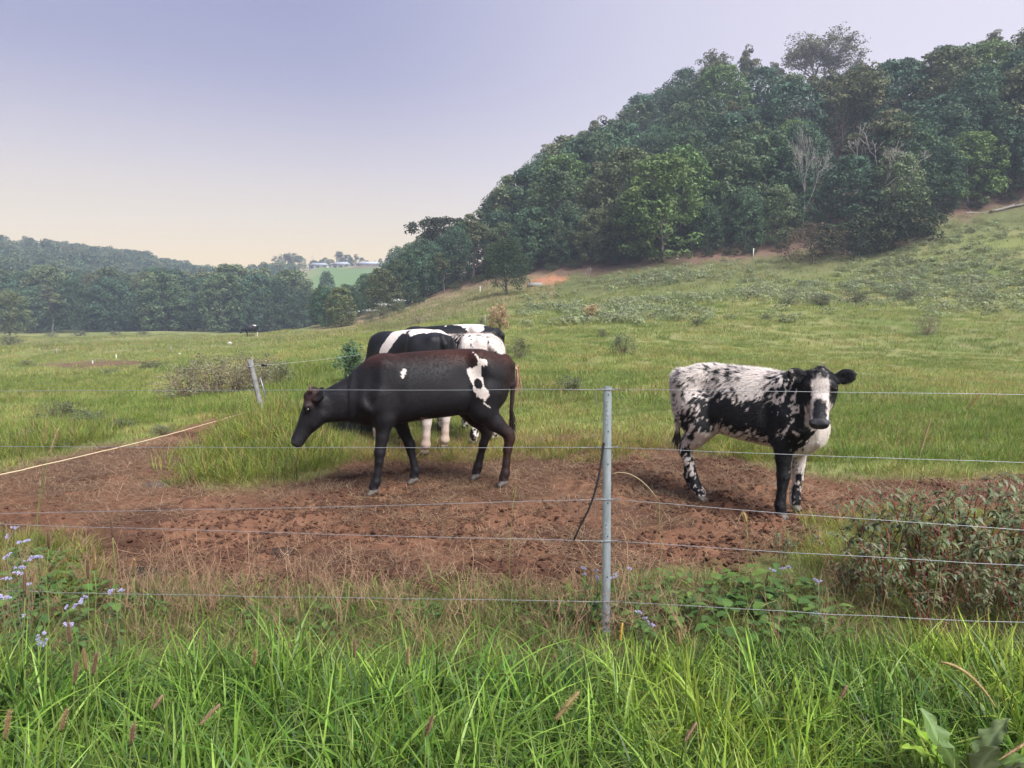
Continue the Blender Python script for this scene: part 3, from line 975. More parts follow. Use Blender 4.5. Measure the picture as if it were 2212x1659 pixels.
def pasture_cols(X, Y, Z):
    """base colours of the ground and how much grass it carries"""
    fx, fy = X.ravel(), Y.ravel()
    u, v = proj(fx, fy, Z.ravel())
    dirt = dirt_mask(fx, fy) * (np.hypot(fx, fy) < 22)
    n1 = fbm(fx * .25, fy * .25, 0, 51, 4)
    n2 = fbm(fx * .9, fy * .9, 0, 52, 3)
    grass = mixc(np.array((.115, .14, .042)), np.array((.18, .185, .07)), smooth(.35, .65, n1))
    grass = mixc(grass, np.array((.22, .19, .10)), .55 * smooth(.5, .72, n2))
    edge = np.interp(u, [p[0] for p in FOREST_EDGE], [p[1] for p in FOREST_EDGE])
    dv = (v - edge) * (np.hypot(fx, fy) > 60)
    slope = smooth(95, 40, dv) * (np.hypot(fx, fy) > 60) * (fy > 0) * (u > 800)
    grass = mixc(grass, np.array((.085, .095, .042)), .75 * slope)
    litter = smooth(22, 6, dv + (n2 - .5) * 30) * (np.hypot(fx, fy) > 75) * (fy > 0) * (u > 760)
    grass = mixc(grass, np.array((.125, .078, .058)), litter)
    dry_edge = smooth(40, 10, np.abs(v - np.interp(u, [700, 850, 1040, 1140], [700, 676, 632, 612]) - 6)) * (u > 680) * (u < 1200) * (fy > 50)
    grass = mixc(grass, np.array((.21, .165, .09)), .7 * dry_edge)
    cut = in_poly(u, v, [(1130, 612), (1160, 600), (1200, 596), (1228, 600), (1215, 612), (1150, 618)])
    grass = mixc(grass, np.array((.33, .155, .09)), smooth(-3, 3, cut + (n2 - .5) * 6) * (fy > 60) * (fy < 130))
    patch = in_poly(u, v, [(85, 787), (170, 780), (260, 777), (330, 781), (300, 792), (200, 797), (110, 796)])
    grass = mixc(grass, np.array((.12, .065, .05)), .9 * smooth(-4, 4, patch + (n2 - .5) * 12) * (fy > 25) * (fy < 120))
    far = in_poly(u, v, [(640, 660), (690, 578), (860, 578), (850, 640)])
    grass = mixc(grass, np.array((.085, .14, .045)), smooth(-2, 2, far) * (fy > 300))
    bare = smooth(.5, .66, fbm(fx * 1.7, fy * 1.7, 0, 53, 3))
    soil = mixc(np.array((.105, .050, .031)), np.array((.175, .090, .056)), n2)
    churn = smooth(4.95, 4.25, fy) * smooth(.35, .6, fbm(fx * 2.5, fy * 2.5, 0, 54, 3))
    soil = mixc(soil, np.array((.042, .022, .016)), np.clip(.6 * bare + .75 * churn, 0, .9))
    near_dry = smooth(3.9, 3.3, fy) * (np.abs(fx) < 9)
    grass = mixc(grass, np.array((.085, .07, .035)), .8 * near_dry)
    return mixc(grass, soil, dirt), dirt


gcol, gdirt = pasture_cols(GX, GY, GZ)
m, nt, b = new_mat('pasture_soil')
L = nt.links
at = N(nt, 'Attribute', attr='Col')
ge = N(nt, 'NewGeometry')
n1 = N(nt, 'TexNoise', Scale=2.3, Detail=8.0, Roughness=.7)
n2 = N(nt, 'TexNoise', Scale=28.0, Detail=8.0, Roughness=.75)
for q in (n1, n2): L.new(ge.outputs['Position'], q.inputs['Vector'])
ad = N(nt, 'Math', op='ADD')
L.new(n1.outputs['Fac'], ad.inputs[0]); L.new(n2.outputs['Fac'], ad.inputs[1])
mr = N(nt, 'MapRange', From_Min=.65, From_Max=1.35, To_Min=.55, To_Max=1.45)
L.new(ad.outputs[0], mr.inputs['Value'])
hs = N(nt, 'HueSaturation')
L.new(at.outputs['Color'], hs.inputs['Color']); L.new(mr.outputs[0], hs.inputs['Value'])
L.new(hs.outputs['Color'], b.inputs['Base Color'])
b.inputs['Roughness'].default_value = .95
b.inputs['Specular IOR Level'].default_value = .1
bp = N(nt, 'Bump', Strength=.9, Distance=.02)
L.new(n2.outputs['Fac'], bp.inputs['Height'])
L.new(bp.outputs[0], b.inputs['Normal'])
M['ground'] = m
nx_, ny_ = len(gxs), len(gys)
ii, jj = np.meshgrid(np.arange(ny_ - 1), np.arange(nx_ - 1), indexing='ij')
gq = np.stack([ii * nx_ + jj, ii * nx_ + jj + 1, (ii + 1) * nx_ + jj + 1, (ii + 1) * nx_ + jj], -1).reshape(-1, 4)
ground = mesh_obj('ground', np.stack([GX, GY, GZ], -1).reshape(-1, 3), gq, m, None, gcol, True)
tag(ground, 'grassy pasture with a strip of trampled red soil', kind='structure')


def HG(x, y):
    """surface of the ground mesh, clods included"""
    x, y = np.asarray(x, float), np.asarray(y, float)
    return H(x, y) + clod_height(x, y) * smooth(25, 12, np.hypot(x, y))


# ------------------------------------------------------------------ scattering
PROTO = bpy.data.collections.new('prototypes')


def scatter(name, protos, pos, rotz, scl, tint, idx, tilt=None, realize=False):
    """one stuff object: copies of the prototypes on the given points"""
    n = len(pos)
    me = bpy.data.meshes.new(name)
    me.vertices.add(n)
    me.vertices.foreach_set('co', np.asarray(pos, np.float32).ravel())
    rot = np.zeros((n, 3), np.float32)
    rot[:, 2] = rotz
    if tilt is not None: rot[:, :2] = tilt
    a = me.attributes.new('rot', 'FLOAT_VECTOR', 'POINT'); a.data.foreach_set('vector', rot.ravel())
    a = me.attributes.new('scl', 'FLOAT', 'POINT'); a.data.foreach_set('value', np.asarray(scl, np.float32))
    a = me.attributes.new('idx', 'INT', 'POINT'); a.data.foreach_set('value', np.asarray(idx, np.int32))
    c = np.ones((n, 4), np.float32); c[:, :3] = tint
    a = me.attributes.new('tint', 'FLOAT_COLOR', 'POINT'); a.data.foreach_set('color', c.ravel())
    me.update()
    o = bpy.data.objects.new(name, me)
    ROOT.objects.link(o)
    col = bpy.data.collections.new(name + '_prototypes')
    for i, p in enumerate(protos):
        for cc in list(p.users_collection): cc.objects.unlink(p)
        p.name = '%s_piece_%02d' % (name, i)
        col.objects.link(p)
    g = bpy.data.node_groups.new(name + '_scatter', 'GeometryNodeTree')
    g.interface.new_socket('Geometry', in_out='INPUT', socket_type='NodeSocketGeometry')
    g.interface.new_socket('Geometry', in_out='OUTPUT', socket_type='NodeSocketGeometry')
    gn, gl = g.nodes, g.links
    gi, go = gn.new('NodeGroupInput'), gn.new('NodeGroupOutput')
    ip = gn.new('GeometryNodeInstanceOnPoints')
    ci = gn.new('GeometryNodeCollectionInfo')
    ci.inputs['Collection'].default_value = col
    ci.inputs['Separate Children'].default_value = True
    ci.inputs['Reset Children'].default_value = True
    def named(nm, dt):
        q = gn.new('GeometryNodeInputNamedAttribute'); q.data_type = dt
        q.inputs['Name'].default_value = nm
        return q.outputs['Attribute']
    gl.new(gi.outputs[0], ip.inputs['Points'])
    gl.new(ci.outputs[0], ip.inputs['Instance'])
    ip.inputs['Pick Instance'].default_value = True
    gl.new(named('idx', 'INT'), ip.inputs['Instance Index'])
    er = gn.new('FunctionNodeEulerToRotation')
    gl.new(named('rot', 'FLOAT_VECTOR'), er.inputs[0])
    gl.new(er.outputs[0], ip.inputs['Rotation'])
    gl.new(named('scl', 'FLOAT'), ip.inputs['Scale'])
    if realize:
        rl = gn.new('GeometryNodeRealizeInstances')
        gl.new(ip.outputs[0], rl.inputs[0])
        gl.new(rl.outputs[0], go.inputs[0])
    else:
        gl.new(ip.outputs[0], go.inputs[0])
    md = o.modifiers.new('scatter', 'NODES')
    md.node_group = g
    o['kind'] = 'stuff'
    return o


def blades(rg, n, rad, l0, l1, w0, w1, lean, bend, cols, segs=4, tipcol=None, droop=.25, fold=0.0):
    """a tuft of grass blades as arrays"""
    a = rg.uniform(0, 2 * np.pi, n)
    r = rad * np.sqrt(rg.uniform(0, 1, n))
    base = np.stack([r * np.cos(a), r * np.sin(a), np.full(n, -.01)], 1)
    az = a + rg.normal(0, .9, n)
    d = np.stack([np.cos(az), np.sin(az), np.zeros(n)], 1)
    L = rg.uniform(l0, l1, n)
    ln = np.abs(rg.normal(0, lean, n)) + .04
    bd = np.abs(rg.normal(0, bend, n))
    W = rg.uniform(w0, w1, n)
    wd = np.stack([-np.sin(az), np.cos(az), np.zeros(n)], 1)
    tw = rg.normal(0, .7, n)
    wd = wd * np.cos(tw)[:, None] + d * np.sin(tw)[:, None]
    t = np.linspace(0, 1, segs + 1)
    hor = ln[:, None] * t + bd[:, None] * t ** 2.2
    ver = np.sqrt(np.maximum(1 - ln ** 2 * .6, .15))[:, None] * t - (droop * bd[:, None]) * t ** 2.5
    P = base[:, None] + L[:, None, None] * (hor[..., None] * d[:, None] + ver[..., None] * np.array((0, 0, 1.0)))
    prof = np.minimum(1, (t + .25) * 1.5) * (1 - t ** 2.2 * .93)
    hw = (W[:, None] * .5 * prof)[..., None] * wd[:, None]
    V = np.stack([P - hw, P + hw], 2)                     # n, segs+1, 2, 3
    V = V.reshape(-1, 3)
    k = 2 * (segs + 1)
    s = np.arange(segs) * 2
    q = np.stack([s, s + 1, s + 3, s + 2], 1)
    Q = (np.arange(n)[:, None, None] * k + q[None]).reshape(-1, 4)
    ci = rg.integers(0, len(cols), n)
    C = np.asarray(cols)[ci] * rg.uniform(.8, 1.2, (n, 1))
    C = np.repeat(C[:, None], k, 1)
    if tipcol is not None:
        tt = np.repeat(t, 2)[None, :, None] ** 3 * rg.uniform(0, 1, (n, 1, 1))
        C = C + (np.array(tipcol) - C) * tt
    return V, Q, C.reshape(-1, 3)


def tuft(name, parts, mat=None):
    mb = MB()
    for V, Q, C in parts: mb.add(V, Q, None, C)
    o = mb.build(name, mat or M['grass'], None, False, PROTO)
    return o


G1 = [(.10, .20, .024), (.17, .28, .034), (.05, .11, .018), (.23, .32, .06), (.07, .13, .042)]
GD = [(.26, .20, .10), (.32, .25, .13), (.22, .15, .075), (.19, .17, .07)]
GP = [(.18, .25, .06), (.23, .29, .08), (.14, .20, .05), (.29, .305, .12)]
rg = np.random.default_rng(5)

# pasture turf: 7 m and beyond
short = [tuft('turf', [blades(rg, 34, .16, .05, .12, .005, .010, .45, .35, GP, 2), blades(rg, 9, .16, .05, .13, .004, .007, .6, .4, GD, 2)]) for i in range(4)]
short += [tuft('turf', [blades(rg, 16, .16, .05, .12, .005, .009, .5, .35, GP, 2), blades(rg, 22, .17, .05, .14, .004, .008, .8, .4, GD, 2)]) for i in range(2)]
pts = []
for ymin, ymax, sp in [(6.6, 12, .105), (12, 20, .17), (20, 34, .30), (34, 60, .55), (60, 125, 1.05)]:
    hw = ymax * .76
    n = int((ymax - ymin) * 2 * hw / sp ** 2)
    p = np.stack([rg.uniform(-hw, hw, n), rg.uniform(ymin, ymax, n)], 1)
    p = p[np.abs(p[:, 0]) < p[:, 1] * .76 + 1]
    sc = sp / .15 * rg.uniform(.75, 1.3, len(p)) ** 1.0
    sc = np.where(p[:, 1] > 20, sc * .62, sc)
    pts.append(np.column_stack([p, np.minimum(sc, 4.2)]))
pts = np.concatenate(pts)
dm = dirt_mask(pts[:, 0], pts[:, 1]) * (np.hypot(pts[:, 0], pts[:, 1]) < 22)
keep = rg.uniform(0, 1, len(pts)) > dm * 1.25
pts = pts[keep]
u_, v_ = proj(pts[:, 0], pts[:, 1], H(pts[:, 0], pts[:, 1]))
dvv = v_ - np.interp(u_, [p[0] for p in FOREST_EDGE], [p[1] for p in FOREST_EDGE])
kp = ~((pts[:, 1] > 70) & (dvv < 3 + 20 * rg.uniform(0, 1, len(pts)) * (u_ > 1000))) & (u_ > -120) & (u_ < 2330)
kp &= ~((in_poly(u_, v_, [(85, 787), (170, 780), (260, 777), (330, 781), (300, 792), (200, 797), (110, 796)]) > 0) & (rg.uniform(0, 1, len(u_)) < .85))
pts, u_, v_, dvv = pts[kp], u_[kp], v_[kp], dvv[kp]
nz = fbm(pts[:, 0] * .3, pts[:, 1] * .3, 0, 91, 3)
nz2 = fbm(pts[:, 0] * 1.2, pts[:, 1] * 1.2, 0, 92, 2)
dryf = smooth(.48, .66, nz2) * .75 + .6 * smooth(90, 30, dvv) * (pts[:, 1] > 60)
brownf = smooth(8.6, 7.4, pts[:, 1]) * smooth(2.4, 1.2, np.abs(pts[:, 0] - .6))
idx = np.where(rg.uniform(0, 1, len(pts)) < np.clip(dryf + brownf, 0, .85), rg.integers(4, 6, len(pts)), rg.integers(0, 4, len(pts)))
tint = mixc(np.array((.80, .92, .72)), np.array((1.35, 1.28, 1.12)), smooth(.34, .66, .5 * nz + .5 * nz2))
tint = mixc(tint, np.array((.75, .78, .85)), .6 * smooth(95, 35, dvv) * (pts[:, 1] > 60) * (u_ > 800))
tint = mixc(tint, np.array((1.1, .85, .7)), .6 * np.clip(brownf, 0, 1))
scl = pts[:, 2] * np.where(pts[:, 1] < 30, .75 + .8 * nz2, 1.0)
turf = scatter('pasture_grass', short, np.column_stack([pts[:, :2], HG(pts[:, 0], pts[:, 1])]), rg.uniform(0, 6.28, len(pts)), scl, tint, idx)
tag(turf, 'short green and straw coloured grass covering the pasture slope', 'grass')

# lush patches of longer grass behind the soil strip and by the leaning post
lush = [tuft('lush', [blades(rg, 46, .16, .14, .34, .005, .010, .35, .45, G1, 3), blades(rg, 8, .16, .15, .35, .004, .007, .5, .5, GD, 3)]) for i in range(4)]
P_ = []
def lushpoly(poly, n, s0, s1, dry=0.0):
    """points in a picture polygon laid on the ground"""
    w = np.array([tuple(ground_at(a, b_))[:2] for a, b_ in poly])
    lo, hi = w.min(0), w.max(0)
    q = rg.uniform(lo, hi, (n * 4, 2))
    q = q[in_poly(q[:, 0], q[:, 1], w) + rg.normal(0, .15, len(q)) > 0][:n]
    P_.append(np.column_stack([q, rg.uniform(s0, s1, len(q)), np.full(len(q), dry)]))
lushpoly([(1780, 900), (2000, 870), (2250, 860), (2260, 1010), (2000, 1010), (1800, 985)], 1000, .32, .62)
lushpoly([(1100, 830), (1400, 800), (1700, 780), (1780, 830), (1450, 880), (1150, 880)], 600, .28, .45, .1)
lushpoly([(390, 985), (470, 935), (560, 910), (690, 940), (730, 1000), (640, 1040), (420, 1048)], 300, .5, .95, .45)
lushpoly([(540, 905), (600, 880), (680, 905), (690, 975), (600, 990), (530, 950)], 120, .7, 1.25, .55)
lushpoly([(100, 880), (300, 860), (520, 860), (560, 885), (430, 905), (250, 930), (50, 960)], 700, .5, .9, .1)
lushpoly([(0, 930), (250, 925), (200, 965), (0, 1005)], 400, .4, .9, .4)
lushpoly([(580, 800), (700, 790), (700, 900), (600, 880)], 300, .6, 1.2, .2)
lushpoly([(-40, 820), (300, 800), (330, 850), (0, 880)], 500, .6, 1.0, .2)
lushpoly([(730, 985), (1000, 958), (1300, 952), (1480, 965), (1300, 1000), (900, 1000)], 300, .3, .6, 1.0)
lushpoly([(1790, 1150), (1900, 1125), (2240, 1110), (2260, 1290), (1900, 1290), (1770, 1240)], 330, .3, .6, .75)
lushpoly([(-60, 1165), (60, 1170), (150, 1220), (200, 1270), (160, 1320), (-60, 1320)], 160, .3, .6, .6)
lushpoly([(1480, 945), (1760, 975), (1800, 1000), (1500, 990)], 160, .4, .7, .6)
P_ = np.concatenate(P_)
lt = mixc(np.array((1.05, 1.0, .95)), np.array((1.6, 1.02, 1.3)), P_[:, 3])
lz = HG(P_[:, 0], P_[:, 1])
o = scatter('long_grass', lush, np.column_stack([P_[:, :2], lz]), rg.uniform(0, 6.28, len(P_)), P_[:, 2], lt * rg.uniform(.8, 1.15, (len(P_), 1)), rg.integers(0, 4, len(P_)))
tag(o, 'lush longer grass tufts growing behind the trampled soil', 'grass')

# straw lying on the soil
def flat(p):
    V, Q, C = p
    V = V.copy(); V[:, 2] *= .28
    return V, Q, C
straw = [tuft('straw', [flat(blades(rg, 26, .14, .05, .20, .0022, .0045, 1.25, .25, [(.30, .20, .12), (.38, .27, .17), (.18, .10, .065), (.44, .33, .21)], 3, None, .35))]) for i in range(5)]
n = 14000
q = np.stack([rg.uniform(-6.5, 6.5, n), rg.uniform(3.0, 9.0, n)], 1)
q = q[np.abs(q[:, 0]) < q[:, 1] * .74 + .4]
dn = fbm(q[:, 0] * 1.6, q[:, 1] * 1.6, 0, 95, 3)
q = q[(dirt_mask(q[:, 0], q[:, 1]) > .25) & (rg.uniform(0, 1, len(q)) < .7 * smooth(.40, .64, dn) + .8 * smooth(5.6, 6.6, q[:, 1]) + .14)]
o = scatter('straw_litter', straw, np.column_stack([q, HG(q[:, 0], q[:, 1]) + .012]), rg.uniform(0, 6.28, len(q)), rg.uniform(.5, 1.15, len(q)), rg.uniform(.75, 1.2, (len(q), 1)) * np.ones(3), rg.integers(0, 5, len(q)),
            rg.normal(0, .12, (len(q), 2)))
tag(o, 'dry straw and dead stems littering the red soil', 'straw')

# clods of soil
def clod(seed):
    r = np.random.default_rng(seed)
    import bmesh
    bm = bmesh.new()
    bmesh.ops.create_icosphere(bm, subdivisions=2, radius=1.0)
    V = np.array([v.co[:] for v in bm.verts]); F = np.array([[v.index for v in f.verts] for f in bm.faces])
    bm.free()
    d = .35 + 1.3 * fbm(V[:, 0] * 1.8 + seed, V[:, 1] * 1.8, V[:, 2] * 1.8, seed, 3)
    V = V * d[:, None] * np.array((1, .8, .5))
    c = np.tile((.080, .039, .026), (len(V), 1)) * r.uniform(.8, 1.2)
    return mesh_obj('clod', V, F, M['clod'], None, c, True, PROTO)
clods = [clod(i + 3) for i in range(5)]
n = 60000
q = np.stack([rg.uniform(-5.5, 5.5, n), rg.uniform(3.2, 7.6, n)], 1)
q = q[np.abs(q[:, 0]) < q[:, 1] * .74 + .3]
cl = np.clip(smooth(.5, .64, fbm(q[:, 0] * .9 + 4, q[:, 1] * .9, 0, 43, 3)) + .8 * smooth(5.0, 4.3, q[:, 1]), 0, 1)
q2 = q[(dirt_mask(q[:, 0], q[:, 1]) > .5) & (rg.uniform(0, 1, len(q)) < .05 + .75 * cl)]
sz = (.006 + .022 * rg.beta(1.1, 4.0, len(q2)) * 1.9) * (.75 + .5 * smooth(4.9, 4.0, q2[:, 1]))
o = scatter('soil_clods', clods, np.column_stack([q2, HG(q2[:, 0], q2[:, 1]) + sz * .15]), rg.uniform(0, 6.28, len(q2)), sz, np.ones((len(q2), 3)), rg.integers(0, 5, len(q2)), rg.normal(0, .4, (len(q2), 2)))
tag(o, 'crumbly clods of red brown soil churned up by hooves', 'soil')

# foreground grass, in front of the fence
GY_ = [(.20, .30, .035), (.24, .33, .05), (.16, .26, .03)]
tall = [tuft('tall', [blades(rg, 14, .07, .24, .50, .008, .015, .22, .60, G1 if i % 2 else G1 + GY_, 6, (.24, .25, .06), .6)], M['verge']) for i in range(6)]
tall += [tuft('tall', [blades(rg, 22, .09, .12, .32, .003, .007, .40, .60, G1, 5, None, .5)], M['verge']) for i in range(2)]
tall += [tuft('tall', [blades(rg, 10, .08, .12, .34, .0025, .005, .6, .5, GD, 5, None, .5)], M['verge']) for i in range(2)]
tall += [tuft('tall', [blades(rg, 6, .05, .30, .56, .012, .019, .28, .75, GY_ + G1[:2], 8, None, .7)], M['verge']) for i in range(3)]
def fg_points(n, y0, y1):
    q = np.stack([rg.uniform(-2.9, 2.9, n), rg.uniform(y0, y1, n)], 1)
    return q[np.abs(q[:, 0]) < q[:, 1] * .76 + .35]
q = fg_points(2900, 1.25, 3.30)
lim = 2.98 + .25 * (fbm(q[:, 0] * 1.3, q[:, 0] * 0, 0, 12, 2) - .5) + np.where(q[:, 0] > .55, .16, 0) - .12 * smooth(-1.2, -2.0, q[:, 0])
q = q[q[:, 1] < lim]
idx = rg.choice(13, len(q), p=[.096] * 6 + [.072] * 2 + [.065] * 2 + [.05] * 3)
sc = .92 * rg.uniform(.65, 1.05, len(q)) * (.72 + .56 * fbm(q[:, 0] * 2.2, q[:, 1] * 2.2, 0, 16, 2)) * (1.0 - .42 * smooth(2.6, 3.2, q[:, 1]))
gn_ = fbm(q[:, 0] * 1.5, q[:, 1] * 1.5, 0, 15, 2)
tn = rg.uniform(.65, 1.35, (len(q), 1)) * mixc(np.array((.72, .84, .85)), np.array((1.22, 1.15, .9)), smooth(.35, .65, gn_))
o = scatter('verge_grass', tall, np.column_stack([q, H(q[:, 0], q[:, 1])]), rg.uniform(0, 6.28, len(q)), sc, tn, idx, rg.normal(0, .08, (len(q), 2)), True)
tag(o, 'long bright green grass growing along the near side of the fence', 'grass')

# dry mat and small green plants between the grass and the soil
mat_t = [tuft('mat', [blades(rg, 26, .12, .06, .20, .002, .0045, 1.0, .5, GD, 4, None, .4), blades(rg, 11, .12, .05, .16, .004, .009, .6, .5, G1, 3)]) for i in range(4)]
n = 2300
q = np.stack([rg.uniform(-3.6, 3.6, n), rg.uniform(2.85, 4.25, n)], 1)
q = q[dirt_mask(q[:, 0], q[:, 1]) < .55]
o = scatter('dry_grass_mat', mat_t, np.column_stack([q, HG(q[:, 0], q[:, 1])]), rg.uniform(0, 6.28, len(q)), rg.uniform(.55, 1.1, len(q)), rg.uniform(.7, 1.1, (len(q), 1)) * np.ones(3), rg.integers(0, 4, len(q)))
tag(o, 'matted dry grass with small green shoots under the fence', 'grass')
# ------------------------------------------------------------------ trees
def leaf_quads(C, Nn, size, rg, col):
    """diamond leaves at C facing about Nn"""
    n = len(C)
    a = rg.normal(0, 1, (n, 3)); a -= Nn * np.sum(a * Nn, 1)[:, None]
    a /= np.linalg.norm(a, axis=1)[:, None] + 1e-9
    b = np.cross(Nn, a)
    s = (size * rg.uniform(.6, 1.35, n))[:, None]
    V = np.stack([C - a * s * .6, C - b * s * .32 + Nn * s * .06, C + a * s * .6, C + b * s * .32 + Nn * s * .06], 1).reshape(-1, 3)
    return V, np.arange(4 * n).reshape(-1, 4), np.repeat(col, 4, 0)


def unitn(v):
    return v / (np.linalg.norm(v, axis=1)[:, None] + 1e-9)


def clump_crown(rg, centers, crad, per, size, base, vary=.22, squash=.7, up=.35, hue=None):
    """leaves on the shells of many clumps"""
    mb = MB()
    n = len(centers)
    crad = np.broadcast_to(crad, (n,))
    d = unitn(rg.normal(0, 1, (n * per, 3)) + np.array((0, 0, up)))
    ci = np.repeat(np.arange(n), per)
    r = crad[ci] * rg.uniform(.55, 1.08, n * per) ** .6
    P = centers[ci] + d * r[:, None] * np.array((1, 1, squash))
    nn = unitn(d + rg.normal(0, .55, d.shape) + np.array((0, 0, .35)))
    cc = np.asarray(base)[None] * (1 + rg.normal(0, vary, (n, 1)))
    if hue is not None:
        cc = cc + (np.asarray(hue)[None] - cc) * (rg.uniform(0, 1, (n, 1)) ** 2.5)
    col = np.clip(cc, .008, 1)[ci] * rg.uniform(.72, 1.28, (n * per, 1))
    mb.add(*leaf_quads(P, nn, size, rg, col)[:2], None, leaf_quads_col(col))
    return mb


def leaf_quads_col(col):
    return np.repeat(col, 4, 0)


def crown_centers(rg, n, H_, rx, z0, kind):
    t = rg.uniform(0, 1, n) ** (.8 if kind != 'cone' else 1.15)
    if kind == 'dome':
        prof = np.sqrt(np.clip(1 - ((t - .42) / .60) ** 2, 0, 1))
    elif kind == 'cone':
        prof = (1 - t) ** .62 * np.minimum(1, (t + .12) / .2) + .06
    elif kind == 'egg':
        prof = np.sqrt(np.clip(1 - ((t - .26) / np.where(t > .26, .76, .40)) ** 2, 0, 1)) ** 1.1
    elif kind == 'flat':
        t = .72 + .28 * rg.uniform(0, 1, n); prof = np.sqrt(np.clip(1 - ((t - .78) / .24) ** 2, 0, 1))
    else:
        prof = np.sqrt(np.clip(1 - ((t - .5) / .52) ** 2, 0, 1))
    a = rg.uniform(0, 2 * np.pi, n)
    lob = 1 + .16 * np.sin(a * 3 + rg.uniform(0, 6)) + .10 * np.sin(a * 5 + t * 9)
    r = rx * prof * lob * np.where(rg.uniform(0, 1, n) < .8, rg.uniform(.78, 1.0, n), rg.uniform(.2, .8, n))
    return np.stack([r * np.cos(a), r * np.sin(a), z0 + t * (H_ - z0)], 1)


def wiggle(rg, a, b, n, amp):
    t = np.linspace(0, 1, n)[:, None]
    p = a + (b - a) * t
    w = np.cumsum(rg.normal(0, amp, (n, 3)), 0)
    w -= w[:1] + (w[-1:] - w[:1]) * t
    return p + w


def trunk_mesh(rg, H_, r0, targets, col, name, wob=.12, top=.7):
    mb = MB()
    ax = wiggle(rg, np.array((0, 0, -.4)), np.array((rg.normal(0, .3), rg.normal(0, .3), H_ * top)), 9, wob)
    rr = r0 * (1 - np.linspace(0, 1, 9) * .75); rr[0] *= 1.35
    mb.tube(ax, rr, 8, col)
    for tg in targets:
        k = int(np.clip(tg[2] / (H_ * top) * 8 * .62, 1, 7))
        s = ax[k]
        mid = s + (tg - s) * .5 + np.array((0, 0, -.06 * np.linalg.norm(tg - s)))
        p = np.vstack([wiggle(rg, s, mid, 4, wob * .6)[:-1], wiggle(rg, mid, tg, 4, wob * .6)])
        mb.tube(p, np.linspace(rr[k] * .5, .02, len(p)), 5, col, False)
    return mb


def branching(rg, H_, r0, depth, spread=.55, first=.3, nkids=(3, 4), shrink=.68, upb=.25):
    """recursive limbs; returns segments and tips"""
    segs, tips = [], []
    def go(p, d, l, r, k):
        q = p + d * l
        pts = wiggle(rg, p, q, 4, l * .05)
        segs.append((pts, np.linspace(r, r * .62, 4)))
        if k == 0:
            tips.append(q); return
        for i in range(rg.integers(*nkids, endpoint=True)):
            nd = unit(d + rg.normal(0, spread, 3) + np.array((0, 0, upb)))
            go(q if rg.uniform() < .7 else p + d * l * .75, nd, l * shrink * rg.uniform(.75, 1.2), r * .6, k - 1)
    go(np.array((0, 0, -.3)), unit((rg.normal(0, .05), rg.normal(0, .05), 1)), H_ * first, r0, depth)
    return segs, np.array(tips)


BARK = np.array((.085, .075, .066)); PALE = np.array((.36, .33, .32))
TREES = {}


def proto(kind, crown, trunk):
    c = crown.build('crown', M['leaf'], None, False, PROTO) if crown is not None else None
    t = trunk.build('trunk', M['bark'], None, True, PROTO)
    TREES.setdefault(kind, []).append((c.data if c else None, t.data))
    if c: bpy.data.objects.remove(c)
    bpy.data.objects.remove(t)


rg = np.random.default_rng(21)
DK = (.066, .108, .054); OL = (.100, .128, .062); BL = (.057, .106, .066)
for i, (bc, hu) in enumerate([(DK, OL), (BL, DK), (OL, (.115, .135, .066))]):
    cc = crown_centers(rg, 190, 12, 4.5, .7, 'dome')
    proto('dome', clump_crown(rg, cc, rg.uniform(.7, 1.15, 190), 44, .36, bc, .25, .7, .35, hu), trunk_mesh(rg, 12, .22, cc[rg.integers(0, 150, 9)] * .85, BARK, 't'))
for i, (bc, hu) in enumerate([(DK, BL), (BL, OL)]):
    cc = crown_centers(rg, 230, 12, 4.2, .5, 'egg')
    proto('cone', clump_crown(rg, cc, rg.uniform(.6, .95, 230), 40, .30, bc, .2, .8, .1, hu), trunk_mesh(rg, 12, .2, cc[rg.integers(0, 150, 6)] * .8, BARK, 't', .05, .9))
for i in range(2):
    cc = crown_centers(rg, 190, 14, 5.4, .2, 'dome')
    proto('bright', clump_crown(rg, cc, rg.uniform(.8, 1.25, 190), 46, .42, (.105, .165, .055), .2, .62, .5, (.14, .195, .065)), trunk_mesh(rg, 14, .26, cc[rg.integers(0, 190, 12)] * .8, BARK * 1.6, 't'))
for i in range(3):
    sg, tp = branching(rg, 20, .30, 5, .50, .22, (2, 3), .75, .16)
    mb = MB()
    for p, r in sg: mb.tube(p, r, 5, BARK * 1.3, False)
    tp2 = tp + rg.normal(0, .35, tp.shape)
    proto('gum', clump_crown(rg, tp2, rg.uniform(.6, 1.2, len(tp2)), max(12, 5200 // len(tp2)), .34, (.085, .10, .05), .25, .5, .5, (.12, .12, .06)), mb)
for i in range(1):
    sg, tp = branching(rg, 22, .34, 6, .40, .20, (2, 4), .74, .10)
    mb = MB()
    for p, r in sg: mb.tube(p, np.maximum(r * .85, .02), 4, BARK * 1.3, False)
    tp2 = np.repeat(tp, 2, 0) + rg.normal(0, .3, (len(tp) * 2, 3))
    proto('spread', clump_crown(rg, tp2, rg.uniform(.3, .6, len(tp2)), max(6, 9000 // len(tp2)), .26, (.13, .14, .085), .25, .5, .4, (.17, .16, .10)), mb)
    cc = crown_centers(rg, 380, 12, 5.0, 1.7, 'egg')
    proto('lone', clump_crown(rg, cc, rg.uniform(.65, 1.0, 380), 40, .24, (.036, .062, .034), .12, .85, .1), trunk_mesh(rg, 12, .34, cc[rg.integers(0, 330, 6)] * .7, BARK, 't', .05, .7))
for i in range(2):
    sg, tp = branching(rg, 14, .17, 6, .42, .20, (2, 3), .76, .30)
    mb = MB()
    for p, r in sg: mb.tube(p, np.maximum(r * .6, .011), 4, PALE, False)
    proto('bare', None, mb)
